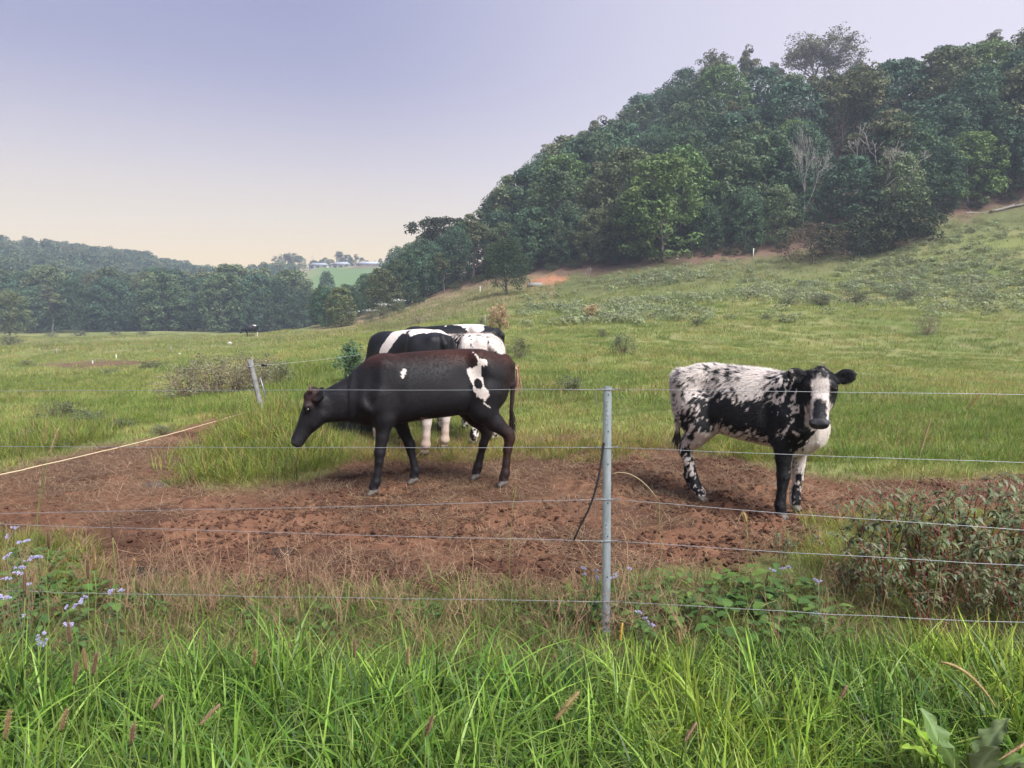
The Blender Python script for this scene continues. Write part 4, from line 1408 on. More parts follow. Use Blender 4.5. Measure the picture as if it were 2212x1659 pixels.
for i in range(1):
    cc = crown_centers(rg, 110, 11, 5.2, 2, 'flat')
    proto('flat', clump_crown(rg, cc, rg.uniform(.55, 1.0, 110), 46, .32, (.026, .036, .018), .2, .55, .4), trunk_mesh(rg, 11, .25, cc[rg.integers(0, 110, 14)] * np.array((.9, .9, .97)), BARK, 't', .15, .6))
for i, bc in enumerate([(.045, .06, .026), (.12, .085, .058)]):
    cc = crown_centers(rg, 70, 3.0, 2.2, .1, 'dome')
    proto('scrub', clump_crown(rg, cc, rg.uniform(.35, .6, 70), 52, .16 if i == 0 else .10, bc, .25, .8, .3), trunk_mesh(rg, 3, .06, cc[rg.integers(0, 70, 12)] * .9, BARK * (1 if i == 0 else 1.6), 't', .05, .5))
HT = {'dome': 12.6, 'cone': 12.5, 'bright': 14.8, 'gum': 18.5, 'bare': 12.5, 'flat': 11.4, 'scrub': 3.2}
RX = {'dome': 4.6, 'cone': 3.6, 'bright': 5.6, 'gum': 8, 'bare': 5, 'flat': 5.4, 'scrub': 2.4}
NAMES = {'dome': 'broadleaf_tree', 'cone': 'conical_tree', 'bright': 'bright_green_tree', 'gum': 'gum_tree', 'bare': 'bare_tree', 'flat': 'umbrella_tree', 'spread': 'gum_tree', 'lone': 'conical_tree', 'scrub': 'shrub'}


def real_height(kind, k):
    c, t = TREES[kind][k]
    key = (kind, k)
    if key not in _rh:
        z = 0
        for me in (c, t):
            if me:
                a = np.empty(len(me.vertices) * 3, np.float32); me.vertices.foreach_get('co', a)
                z = max(z, float(np.percentile(a[2::3], 99.7)))
        _rh[key] = z
    return _rh[key]
_rh = {}


def tree(kind, k, pos, height, label, cat='tree', group=None, wide=1.0, rz=None):
    k = k % len(TREES[kind])
    c, t = TREES[kind][k]
    s = height / real_height(kind, k)
    root = empty(NAMES[kind], pos, RNG.uniform(0, 6.28) if rz is None else rz)
    root.scale = (s * wide, s * wide, s)
    for nm, me in (('trunk' if kind != 'scrub' else 'stem', t), ('crown' if kind != 'scrub' else 'foliage', c)):
        if me:
            o = bpy.data.objects.new(nm, me); ROOT.objects.link(o); o.parent = root
    return tag(root, label, cat, group)


ORD = ['first', 'second', 'third', 'fourth', 'fifth', 'sixth', 'seventh', 'eighth', 'ninth', 'tenth', 'eleventh', 'twelfth', 'thirteenth', 'fourteenth', 'fifteenth', 'sixteenth', 'seventeenth',
       'eighteenth', 'nineteenth', 'twentieth', 'twenty-first', 'twenty-second', 'twenty-third', 'twenty-fourth', 'twenty-fifth', 'twenty-sixth', 'twenty-seventh', 'twenty-eighth', 'twenty-ninth',
       'thirtieth', 'thirty-first', 'thirty-second', 'thirty-third', 'thirty-fourth', 'thirty-fifth', 'thirty-sixth']
SKY_R = [(700, 620), (760, 612), (800, 590), (850, 560), (905, 520), (960, 500), (1010, 470), (1060, 430), (1130, 368), (1200, 315), (1280, 284), (1340, 262), (1390, 205), (1450, 175), (1520, 140), (1600, 150), (1680, 175),
         (1760, 165), (1850, 150), (1950, 138), (2040, 105), (2120, 90), (2212, 84), (2400, 80)]
SKY_L = [(-100, 490), (0, 497), (60, 508), (120, 520), (200, 530), (300, 538), (350, 555), (400, 566), (450, 577), (500, 578), (560, 572), (610, 565), (645, 580), (662, 628), (900, 632)]
KIND_TXT = {'dome': 'rounded dark green tree', 'cone': 'dense drooping evergreen tree', 'bright': 'bright green leafy tree', 'gum': 'open airy gum tree'}

# --- the forest on the right hill
rows = []
rg = np.random.default_rng(77)
edge_u = np.array([p[0] for p in FOREST_EDGE]); edge_v = np.array([p[1] for p in FOREST_EDGE])
front = []
u = 735.0
while u < 2300:
    g = ground_at(u, float(np.interp(u, edge_u, edge_v)) - 1.0, 40, 180)
    front.append((u, g))
    u += 1579 / g.y * rg.uniform(3.8, 5.6)
n_right = 0
front_list = []
for i, (u, g) in enumerate(front):
    for row in range(14):
        dep = row * 6.6 + (rg.uniform(-1.5, 1.5) if row else rg.uniform(.8, 2.2))
        uu = u + (rg.uniform(-38, 38) if row else 0)
        a, _ = ray(uu, 600)
        Y = g.y + dep
        x = a * Y
        z = float(H(x, Y))
        un, vb = proj(x, Y, z)
        sky = float(np.interp(uu, [p[0] for p in SKY_R], [p[1] for p in SKY_R])) + rg.normal(4, 7)
        kind = rg.choice(['dome', 'cone', 'bright', 'gum'], p=[.56, .26, .08, .10] if uu > 1100 else [.30, .62, .02, .06])
        h = rg.uniform(8.5, 14.5) if row else rg.uniform(6.5, 11)
        if uu < 1000: h *= .85
        hmax = (vb - sky) / FOC * Y
        if hmax < 3.5: continue
        if row > 2 and hmax < h * 1.35: h = hmax          # the ridge
        h = min(h, hmax)
        if h > 17: continue
        if row == 0 and 1385 < uu < 1500: continue
        front_list.append((row, uu, kind, Vector((x, Y, z - .15)), h))
# hide test: drop trees that nearer ones cover wholly
front_list.sort(key=lambda q: q[3].y)
cover = np.full((240, 200), False)
kept = []
for row, uu, kind, p, h in front_list:
    s = FOC / p.y
    w = RX[kind] / HT[kind] * h * s * .72
    u0, u1 = uu - w, uu + w
    _, vb = proj(p.x, p.y, p.z)
    v1, v0 = vb - h * s * .12, vb - h * s * .93
    a0, a1, b0, b1 = (int(np.clip(q / 10, 0, m_)) for q, m_ in ((u0, 239), (u1 + 10, 240), (v0, 199), (v1 + 10, 200)))
    blk = cover[a0:max(a1, a0 + 1), b0:max(b1, b0 + 1)]
    if blk.size and blk.mean() > .97: continue
    blk[:] = True
    kept.append((row, uu, kind, p, h))
frow = sorted([q for q in kept if q[0] == 0], key=lambda q: q[1])
for i, (row, uu, kind, p, h) in enumerate(frow):
    tree(kind, rg.integers(0, 9), p, h, '%s, %s from the left along the foot of the hillside forest' % (KIND_TXT[kind], ORD[i]), 'tree', 'front trees of the hillside forest')
_cnt = {}
for row, uu, kind, p, h in sorted(kept, key=lambda q: q[1]):
    if row == 0: continue
    part = 'lower' if row < 4 else ('middle' if row < 8 else 'upper')
    tree(kind, rg.integers(0, 9), p, h, '%s, %s of its kind from the left in the %s hillside forest' % (KIND_TXT[kind], ORD[_cnt.setdefault((kind, part), 0)], part), 'tree', '%ss, %s hillside forest' % (KIND_TXT[kind], part))
    n_right += 1
    _cnt[(kind, part)] += 1
print('right forest', len(frow), n_right)


def tree_at(kind, k, u, vbase, vtop, Y, label, cat='tree', group=None, wide=1.0, rz=None):
    """stands on the ground at depth Y in direction u, its top at height vtop of the picture"""
    a, _ = ray(u, 600)
    x = a * Y
    z = float(H(x, Y))
    zt = PT(u, vtop, Y).z
    return tree(kind, k, (x, Y, z - .1), zt - z, label, cat, group, wide, rz)


lone = tree_at('lone', 0, 1095, 642, 512, 82, 'lone dense conical tree standing out in the pasture below the forest', wide=1.0)
tree_at('bright', 0, 1432, 553, 335, 96.0, 'big bright green tree bulging out of the forest front', wide=1.0)
tree_at('bright', 1, 1475, 553, 318, 101.0, 'tall bright green tree just behind the big bulging one', wide=.85)
tree_at('flat', 0, 957, 600, 470, 128, 'flat-topped umbrella tree dark against the sky at the forest end', wide=1.1)
tree_at('spread', 0, 1755, 155, 62, 186, 'tallest airy gum tree spreading above the ridge skyline', wide=1.35)
tree_at('gum', 1, 1612, 155, 108, 180, 'slender gum tree on the ridge beside the tallest gum', wide=.7)
tree_at('gum', 2, 1668, 160, 128, 184, 'thin gum tree on the ridge between two taller gums', wide=.7)
tree_at('gum', 0, 1520, 180, 122, 178, 'spreading gum tree on the ridge, lowest of the skyline gums', wide=.8)
tree_at('gum', 1, 1420, 230, 185, 175, 'open gum tree where the ridge drops steeply', wide=.8)
tree_at('gum', 2, 1190, 330, 305, 150, 'airy tree on the falling skyline of the forest', wide=.9)
tree_at('gum', 1, 1290, 300, 262, 158, 'loose crowned tree on the middle of the falling skyline', wide=.9)
tree_at('bare', 0, 1882, 430, 246, 94.5, 'pale dead tree with bare twisted limbs at the forest edge', wide=1.35, rz=1.0)
tree_at('bare', 1, 1730, 400, 262, 97, 'thin bare branching tree among the dark crowns', wide=.5, rz=2.0)
tree_at('bare', 0, 1062, 440, 402, 128, 'small pinkish bare tree poking above the forest skyline', wide=.5)
tree_at('bare', 1, 1530, 260, 222, 150, 'greyish leafless tree in the middle of the forest', wide=.7)
tree_at('dome', 1, 1848, 400, 362, 106, 'rounded dark tree right behind the pale dead tree')
tree_at('bare', 1, 2165, 430, 262, 99, 'pale slim trunks of a leafless tree at the shaded forest edge', wide=.35)
tree_at('bare', 0, 1228, 470, 412, 112, 'light limbed tree spreading above the darker evergreens', wide=.8)
for u, vt, Y, k, lb in [(1755, 478, 88, 1, 'rust brown bare shrub at the tip of the scrub spur'), (1812, 478, 89, 0, 'dark scrub bush right behind the rust brown shrub'),
                        (1868, 462, 89, 0, 'broad dark scrub bush in the middle of the scrub spur'), (1925, 418, 90, 0, 'tallest scrub bush under the pale dead tree'),
                        (1960, 440, 89, 0, 'last scrub bush at the upper end of the spur')]:
    tree_at('scrub', k, u, 540, vt, Y, lb, 'bush', 'scrub spur below the forest', 1.15)
rg = np.random.default_rng(9)
fu = [(860, 655), (905, 648), (985, 618), (1030, 605), (1190, 588), (1240, 578), (1320, 560), (1370, 556), (1530, 540), (1580, 532), (1620, 530), (1690, 515), (2040, 452), (2110, 432), (2180, 418)]
for i, (u, vt) in enumerate(fu):
    g = ground_at(u, float(np.interp(u, edge_u, edge_v)) + 1.5, 40, 180)
    hh = (proj(g.x, g.y, g.z)[1] - vt) / FOC * g.y
    tree('scrub', 0, g, max(hh, 1.2) * rg.uniform(.8, 1.1), 'low dark undergrowth bush, %s along the foot of the hillside forest' % ORD[i], 'bush', 'undergrowth at the forest foot', 1.2)

# --- the line of trees across the flat, and the trees nearer on its flanks
n_left = 0
u = -70.0
ltrees = []
while u < 720:
    for row in range(2):
        Y = 178 + row * 13 + rg.uniform(-4, 4)
        uu = u + rg.uniform(-14, 14) + row * 25
        a, _ = ray(uu, 600)
        x = a * Y; z = float(H(x, Y))
        kind = rg.choice(['dome', 'cone', 'gum', 'bright'], p=[.55, .27, .15, .03])
        vt = rg.uniform(588, 632) if row == 0 else rg.uniform(572, 604)
        if uu > 640: vt = max(vt, 622 + rg.uniform(0, 12))
        if 30 < uu < 90 or 440 < uu < 520: vt -= 6
        ltrees.append((row, uu, kind, Vector((x, Y, z - .1)), PT(uu, vt, Y).z - z))
    u += rg.uniform(24, 40)
lf = sorted([q for q in ltrees if q[0] == 0], key=lambda q: q[1])
for i, (row, uu, kind, p, h) in enumerate(lf):
    tree(kind, rg.integers(0, 9), p, h, '%s, %s from the left in the line beyond the flat field' % (KIND_TXT[kind], ORD[i]), 'tree', 'tree line beyond the flat field', rg.uniform(.85, 1.15))
lb_ = sorted([q for q in ltrees if q[0] == 1], key=lambda q: q[1])
for i, (row, uu, kind, p, h) in enumerate(lb_):
    tree(kind, rg.integers(0, 9), p, h, '%s, %s from the left in the second rank beyond the field' % (KIND_TXT[kind], ORD[i]), 'tree', '%ss, second rank beyond the field' % KIND_TXT[kind], rg.uniform(.85, 1.15))
tree_at('dome', 2, 15, 715, 628, 140, 'olive rounded tree nearest at the left end of the flat field', wide=1.05)
for i, (u, vt, Y) in enumerate([(735, 634, 165), (772, 634, 150), (818, 606, 140), (852, 566, 133), (880, 548, 130), (790, 640, 128), (835, 625, 124), (760, 652, 140)]):
    tree_at('cone' if i % 2 else 'dome', i, u, 700, vt, Y, 'dark drooping tree, %s of the group joining the two forests' % ORD[i], 'tree', 'trees joining the two forests', 1.0)
print('left', len(ltrees))

# --- the wooded hill far behind: one mass
far_p = []
rg = np.random.default_rng(33)
for i in range(3):
    cc = crown_centers(rg, 46, 12, 4.6, 1.0, 'dome')
    mb = clump_crown(rg, cc, rg.uniform(1.0, 1.6, 46), 26, .66, [DK, OL, BL][i], .28, .7, .45, OL)
    o = mb.build('crown', M['leaf'], None, False, PROTO)
    far_p.append(o)
fp = []
for Y in np.arange(205, 440, 9.0):
    half = Y * .75
    for x in np.arange(-half - 20, (700 - 1106) / FOC * Y + 20, 6.6):
        xx, yy = x + rg.uniform(-2.5, 2.5), Y + rg.uniform(-3.5, 3.5)
        z = float(H(xx, yy))
        uu, vb = proj(xx, yy, z)
        sky = float(np.interp(uu, [p[0] for p in SKY_L], [p[1] for p in SKY_L])) + rg.normal(3, 4)
        h = rg.uniform(10, 16)
        hm = (vb - sky) / FOC * yy
        if hm < 4: continue
        if uu > 655 and vb < 640: continue
        fp.append((xx, yy, z, min(h, hm) / 12.5))
fp = np.array(fp)
o = scatter('distant_forest', far_p, fp[:, :3], rg.uniform(0, 6.28, len(fp)), fp[:, 3], np.ones((len(fp), 3)), rg.integers(0, 3, len(fp)))
tag(o, 'far wooded hill of grey green trees under the sunset sky', 'forest')
print('far', len(fp))
# ------------------------------------------------------------------ the near fence
m, nt, b = new_mat('galvanised_steel')
L = nt.links
tc = N(nt, 'TexCoord')
nz_ = N(nt, 'TexNoise', Scale=18.0, Detail=6.0, Roughness=.7)
mp = N(nt, 'Mapping'); mp.inputs['Scale'].default_value = (3, 3, .6)
L.new(tc.outputs['Object'], mp.inputs[0]); L.new(mp.outputs[0], nz_.inputs['Vector'])
rp = N(nt, 'ValToRGB')
rp.color_ramp.elements[0].position = .3; rp.color_ramp.elements[0].color = (.20, .235, .265, 1)
rp.color_ramp.elements[1].position = .75; rp.color_ramp.elements[1].color = (.36, .40, .43, 1)
L.new(nz_.outputs['Fac'], rp.inputs[0]); L.new(rp.outputs[0], b.inputs['Base Color'])
b.inputs['Metallic'].default_value = .35; b.inputs['Roughness'].default_value = .5
M['steel'] = m
M['wire'] = vcol_mat('wire', .45, .5, .15, 40, .5)
M['black'] = vcol_mat('black_plastic', .45, .4, .2, 30)
M['wood'] = vcol_mat('weathered_wood', .85, .15, .4, 14, 0, .004)
M['plain'] = vcol_mat('plain_paint', .7, .25, .12, 8)
M['petal'] = leaf_mat('petals', .4, .6, .05, .2, .005)
PX, PY = PT(1312, 1100, 3.38).x, 3.38
PZT = PT(1313, 835, PY).z


def prism(mb, sec, z0, z1, col=(1, 1, 1)):
    n = len(sec)
    V = [(x, y, z0) for x, y in sec] + [(x, y, z1) for x, y in sec]
    Q = [(i, (i + 1) % n, n + (i + 1) % n, n + i) for i in range(n)]
    mb.add(V, Q, None, col)
    c = len(V)
    mb.add([(sum(p[0] for p in sec) / n, sum(p[1] for p in sec) / n, z1)] + [(x, y, z1) for x, y in sec], None, [(0, 1 + i, 1 + (i + 1) % n) for i in range(n)], col)


post = empty('steel_fence_post', (PX, PY, float(H(PX, PY))), 0.0)
post.rotation_euler = (0, math.radians(-.25), math.radians(4))
ph = PZT - post.location.z
mb = MB()
t_ = .0024
sec = [(-.020, -.003), (.013, -.003), (.020, .001), (.020, .004), (.012, .002), (.0025, .002), (.0025, .026), (-.0025, .026), (-.0025, .002), (-.020, .002)]
prism(mb, sec, -.3, ph)
mb.build('shaft', M['steel'], post)
# drilled holes as flat discs on the face, the shade inside painted dark
for i, zz in enumerate([.985, .845, .72, .57, .44, .28, .13]):
    z = ph * zz
    th = np.linspace(0, 2 * np.pi, 9)[:-1]
    mb = MB()
    mb.add([(.004 + .0035 * math.cos(a), -.0042, z - .02 + .0042 * math.sin(a)) for a in th] + [(.004, -.0042, z - .02)], None, [(8, i_, (i_ + 1) % 8) for i_ in range(8)], (.05, .05, .055))
    mb.build('dark_hole_disc', M['plain'], post)
# raised maker's marks running up the face: strokes too small to read
rgm = np.random.default_rng(4)
for zc in (.945, .49, .14):
    mb = MB()
    for k in range(6):
        z = ph * zc - k * .021
        for s in range(3):
            x0 = -.004 + rgm.uniform(-.004, .006); z0 = z + rgm.uniform(-.006, .006)
            if rgm.uniform() < .5: mb.box((x0 - .0045, -.0044, z0 - .0007), (x0 + .0045, -.0029, z0 + .0007))
            else: mb.box((x0 - .0007, -.0044, z0 - .005), (x0 + .0007, -.0029, z0 + .005))
    mb.build('embossed_mark', M['steel'], post)
WV = [841, 966, 1078, 1168, 1299]
WL = [843, 959, 1104, 1127, 1271]
WR = [851, 993, 1139, 1216, 1340]
LV = ['top', 'second', 'third', 'fourth', 'lowest']
WC = (.27, .285, .31)
for i in range(5):
    zc = PT(1312, WV[i], PY).z
    lz = zc - float(post.location.z)
    pts = []
    for k in range(25):
        a = k / 24 * 4 * np.pi
        pts.append((-.030 + .060 * k / 24, -.0065, lz + .0012 * math.sin(a * 2)))
    MB().tube(pts, .0016, 5, WC).build('wire_tie', M['wire'], post, True)
    for sx in (-1, 1):      # wire twisted back round itself beside the post
        tw = [(sx * (.024 + .03 * k / 30), -.0055 + .0034 * math.cos(k * .9), lz + .0034 * math.sin(k * .9)) for k in range(31)]
        if i in (0, 2) :
            tw += [(sx * .056, -.006, lz - .008), (sx * .054, -.006, lz - .045 - .01 * i), (sx * .047, -.007, lz - .075)]
        MB().tube(tw, .0014, 5, WC).build('wire_twist', M['wire'], post, True)
    zl, zr = PT(0, WL[i], 3.45), PT(2212, WR[i], 3.1)
    for end, nm in ((zl, 'left'), (zr, 'right')):
        p0 = np.array((PX + (-.03 if nm == 'left' else .03), PY - .0055, zc))
        p1 = np.array(end); p1 = p0 + (p1 - p0) * 1.55
        t = np.linspace(0, 1, 40)[:, None]
        p = p0 + (p1 - p0) * t
        p[:, 2] -= .012 * np.sin(np.pi * t[:, 0]) * (1 if i else .3)
        p[:, 2] += (noise3(t[:, 0] * 14, i * 3.3, 0, 3) - .5) * .006 * np.minimum(1, t[:, 0] * 12)
        o = MB().tube(p, .0011, 6, WC).build('fence_wire', M['wire'], None, True)
        tag(o, '%s wire of the near fence, stretching %s from the steel post' % (LV[i], nm), 'wire', 'wires of the near fence')
tag(post, 'grey galvanised steel picket carrying the fence wires in front of the paddock', 'fence post')
c0 = np.array(PT(1303, 965, PY - .012)); c1 = np.array(PT(1240, 1166, PY - .008))
cb = [c0 + (.004, 0, .02), c0, np.array(PT(1300, 990, PY - .02)), np.array(PT(1292, 1040, PY - .03)), np.array(PT(1275, 1095, PY - .03)), np.array(PT(1256, 1130, PY - .02)), c1]
tt = np.linspace(0, 1, len(cb)); t2 = np.linspace(0, 1, 30)
cbl = np.stack([np.interp(t2, tt, np.array(cb)[:, k]) for k in range(3)], 1)
ker = np.ones(5) / 5
for k in range(3): cbl[2:-2, k] = np.convolve(cbl[:, k], ker, 'valid')
tag(MB().tube(cbl, .0048, 8, (.015, .015, .018)).build('black_cable', M['black'], None, True), 'black insulated cable hanging from the second wire beside the steel post', 'cable')

# ------------------------------------------------------------------ the leaning timber post, rope and trough
g = ground_at(573, 896)
top_ = PT(540, 778, g.y + .08)
tp = empty('timber_post', g)
d = np.array(top_) - np.array(g)
mb = MB()
n_ = 10
ax = [np.array((0, 0, -.2)) + (d - (0, 0, -.2)) * k / n_ for k in range(n_ + 1)]
mb.tube(ax, [.043 + .003 * math.sin(k * 2.1) for k in range(n_ + 1)], 10, (.17, .168, .165))
mb.build('shaft', M['wood'], tp, True)
MB().tube([d + (-.06, -.05, -.095), d + (.0, -.062, -.10), d + (.06, -.05, -.098)], .004, 5, (.4, .42, .44)).build('wire_tie', M['wire'], tp, True)
bm = MB()
bm.box((d[0] + .19, d[1] - .02, d[2] - .10), (d[0] + .27, d[1] + .02, d[2] - .06), (.02, .02, .022))
bm.tube([d + (.05, -.03, -.09), d + (.12, -.02, -.085), d + (.19, 0, -.08)], .004, 5, (.3, .3, .3))
bm.build('insulator', M['black'], tp)
tag(tp, 'leaning grey timber fence post in the rank grass left of the brown cow', 'fence post')
g2 = ground_at(578, 872)
st_ = empty('steel_stake', g2)
dd = np.array(PT(562, 815, g2.y)) - np.array(g2)
MB().tube([(0, 0, -.1), dd * .5, dd], [.016, .016, .016], 4, (.20, .21, .23)).build('shaft', M['wire'], st_)
tag(st_, 'dark steel stake propped against the leaning timber post', 'stake')
r0 = np.array(PT(545, 886, g.y - .06)); r1 = np.array(PT(0, 1019, 5.7)); r1 = r0 + (r1 - r0) * 1.2
t = np.linspace(0, 1, 60)[:, None]
rp_ = r0 + (r1 - r0) * t; rp_[:, 2] -= .05 * np.sin(np.pi * t[:, 0]); rp_[:, 2] += (noise3(t[:, 0] * 40, 2.2, 0, 8) - .5) * .006
tag(MB().tube(rp_, .0062, 6, (.52, .42, .27)).build('rope', M['stalk'], None, True), 'straw coloured rope running from the leaning timber post to the left', 'rope')
w0 = np.array(g) + d + (.27, 0, -.08); w1 = np.array(PT(800, 757, 18)); w1 = w0 + (w1 - w0) * 1.6
t = np.linspace(0, 1, 30)[:, None]
wp = w0 + (w1 - w0) * t; wp[:, 2] -= .06 * np.sin(np.pi * t[:, 0])
tag(MB().tube(wp, .003, 5, (.5, .5, .5)).build('thin_wire', M['wire'], None, True), 'thin wire running from the leaning timber post away up the paddock', 'wire')

tx, ty = -1.95, 9.55
tz = float(H(tx, ty))
tr = empty('water_trough', (tx, ty, tz))
th = np.linspace(0, 2 * np.pi, 41)[:-1]
prof_ = [(.50, -.03), (.545, .33), (.575, .335), (.575, .37), (.53, .37), (.525, .33), (.48, .10), (0.001, .10)]
V = np.array([(r * math.cos(a), r * math.sin(a), z) for r, z in prof_ for a in th])
k, j = np.meshgrid(np.arange(len(prof_) - 1), np.arange(40), indexing='ij')
MB().add(V, np.stack([k * 40 + j, k * 40 + (j + 1) % 40, (k + 1) * 40 + (j + 1) % 40, (k + 1) * 40 + j], -1).reshape(-1, 4), None, (.045, .05, .06)).build('tub', M['black'], tr, True)
mb = MB()
for a in th[::1]:
    mb.tube([(.512 * math.cos(a), .512 * math.sin(a), .02), (.556 * math.cos(a), .556 * math.sin(a), .32)], .008, 4, (.055, .06, .07))
mb.build('ribs', M['black'], tr)
MB().add([(.50 * math.cos(a), .50 * math.sin(a), .24) for a in th] + [(0, 0, .24)], None, [(40, i_, (i_ + 1) % 40) for i_ in range(40)], (.03, .035, .035)).build('water', M['black'], tr)
MB().tube([(-.42, -.58, .27), (0, -.60, .24), (.6, -.7, .20)], .012, 6, (.42, .44, .46)).build('pipe', M['plain'], tr, True)
tag(tr, 'round dark plastic water trough behind the brown cow', 'trough')

# ------------------------------------------------------------------ small plants, one by one
def strips(base, dirs, ups, length, width, rg, col, segs=3, curl=.35, prof=(.25, 1.0, .75, .04)):
    """narrow leaves: a bent strip with a fold along the middle"""
    n = len(base)
    t = np.linspace(0, 1, segs + 1)
    side = np.cross(dirs, ups); side /= np.linalg.norm(side, axis=1)[:, None] + 1e-9
    up = np.cross(side, dirs)
    L_ = length[:, None, None] if np.ndim(length) else length
    mid = base[:, None] + dirs[:, None] * (t[None, :, None] * L_) - up[:, None] * (curl * t[None, :, None] ** 2 * L_)
    w = np.interp(t, np.linspace(0, 1, len(prof)), prof)
    W_ = (width[:, None, None] if np.ndim(width) else width) * w[None, :, None] * .5
    l_ = mid - side[:, None] * W_ + up[:, None] * W_ * .25
    r_ = mid + side[:, None] * W_ + up[:, None] * W_ * .25
    V = np.stack([l_, mid, r_], 2).reshape(-1, 3)
    k = 3 * (segs + 1)
    q = []
    for s in range(segs):
        a = s * 3
        q += [(a, a + 1, a + 4, a + 3), (a + 1, a + 2, a + 5, a + 4)]
    Q = (np.arange(n)[:, None, None] * k + np.array(q)[None]).reshape(-1, 4)
    C = np.repeat(np.asarray(col) * np.ones((n, 3)), k, 0)
    return V, Q, C


def pigweed(seed, h=.62, spread=.34):
    """upright weed: reddish branching stems and many drooping oval leaves"""
    rg = np.random.default_rng(seed)
    st = MB(); lv = MB()
    B_, D_, U_ = [], [], []
    for i in range(9):
        a = rg.uniform(0, 2 * np.pi); r = spread * rg.uniform(.25, 1)
        tip = np.array((r * math.cos(a), r * math.sin(a), h * rg.uniform(.7, 1.0)))
        p = wiggle(rg, np.array((0, 0, -.03)), tip, 8, .012)
        p[1:-1, :2] *= .85
        sc_ = np.array((.20, .055, .045)) if rg.uniform() < .6 else np.array((.14, .11, .05))
        st.tube(p, np.linspace(.0055, .0018, 8), 5, sc_)
        segs_ = [p]
        for b_ in range(4):
            s = p[rg.integers(3, 7)]
            a2 = rg.uniform(0, 2 * np.pi)
            e_ = s + np.array((math.cos(a2), math.sin(a2), rg.uniform(.3, 1.0))) * rg.uniform(.06, .15)
            q = wiggle(rg, s, e_, 5, .006)
            st.tube(q, np.linspace(.0028, .001, 5), 4, sc_)
            segs_.append(q)
        for q in segs_:
            for k_ in range(9 if q is p else 6):
                f_ = rg.uniform(.15, 1)
                o = np.array([np.interp(f_, np.linspace(0, 1, len(q)), q[:, c_]) for c_ in range(3)])
                a2 = rg.uniform(0, 2 * np.pi)
                B_.append(o); D_.append((math.cos(a2), math.sin(a2), rg.uniform(-.45, .35))); U_.append((0, 0, 1))
    B_, D_, U_ = np.array(B_), unitn(np.array(D_)), np.array(U_, float)
    n = len(B_)
    pal = np.array([(.145, .175, .09), (.115, .155, .07), (.18, .19, .12), (.19, .145, .10)])
    col = pal[rg.choice(4, n, p=[.4, .35, .15, .1])] * rg.uniform(.75, 1.25, (n, 1))
    lv.add(*strips(B_, D_, U_, rg.uniform(.03, .06, n), rg.uniform(.014, .027, n), rg, col, 3, .5, (.3, 1, .8, .05))[:2], None, strips(B_, D_, U_, .05, .02, rg, col)[2])
    return st, lv


pig = []
for sd_ in (1, 2, 3):
    s, l = pigweed(sd_)
    so, lo = s.build('stems', M['stalk'], None, True, PROTO), l.build('leaves', M['weed'], None, False, PROTO)
    pig.append((so.data, lo.data)); bpy.data.objects.remove(so); bpy.data.objects.remove(lo)


def pig_at(u, v, s, lb, k, Y=None):
    g = ground_at(u, v) if Y is None else None
    r = empty('pigweed_plant', g, RNG.uniform(0, 6.28), s)
    for nm, me in zip(('stems', 'leaves'), pig[k % 3]):
        o = bpy.data.objects.new(nm, me); ROOT.objects.link(o); o.parent = r
    return tag(r, lb, 'weed', 'weeds along the fence')


PW = [(1880, 1268, .98), (1990, 1275, 1.05), (2100, 1270, 1.0), (2200, 1265, 1.0), (2045, 1325, .85), (1915, 1335, .72), (2160, 1330, .85), (2260, 1330, .9), (1830, 1300, .62), (1690, 1225, .42), (2075, 1235, .95), (2190, 1215, .95), (1960, 1215, .85), (2000, 1360, .6), (2120, 1365, .6), (2215, 1370, .62)]
for i, (u, v, s) in enumerate(PW):
    pig_at(u, v, s, 'dusty green weed with reddish stems, %s of the thicket right of the calf' % ORD[i] if i != 9 else 'small separate dusty green weed between the calf and the fence', i)


def herb(seed, n=60, h=.12, r=.16):
    """low broad-leaved herb"""
    rg = np.random.default_rng(seed)
    a = rg.uniform(0, 2 * np.pi, n); rr = r * np.sqrt(rg.uniform(0, 1, n))
    B_ = np.stack([rr * np.cos(a), rr * np.sin(a), h * rg.uniform(.1, 1, n) * (1.1 - rr / r * .5)], 1)
    a2 = a + rg.normal(0, .8, n)
    D_ = unitn(np.stack([np.cos(a2), np.sin(a2), rg.uniform(-.2, .6, n)], 1))
    U_ = np.tile((0, 0, 1.0), (n, 1))
    pal = np.array([(.085, .16, .035), (.065, .13, .035), (.11, .185, .045)])
    col = pal[rg.integers(0, 3, n)] * rg.uniform(.8, 1.2, (n, 1))
    le, wi = rg.uniform(.025, .055, n), rg.uniform(.02, .04, n)
    V, Q, C = strips(B_, D_, U_, le, wi, rg, col, 3, .3, (.25, 1, .85, .06))
    lv = MB().add(V, Q, None, C)
    st = MB()
    for i in range(0, n, 3):
        st.tube([(B_[i, 0] * .3, B_[i, 1] * .3, -.01), B_[i] * (.7, .7, .6), B_[i]], [.002, .0016, .001], 4, (.10, .13, .05), False)
    return st, lv


herbs = []
for sd_ in (11, 12, 13):
    s, l = herb(sd_)
    so, lo = s.build('stems', M['stalk'], None, True, PROTO), l.build('leaves', M['weed'], None, False, PROTO)
    herbs.append((so.data, lo.data)); bpy.data.objects.remove(so); bpy.data.objects.remove(lo)


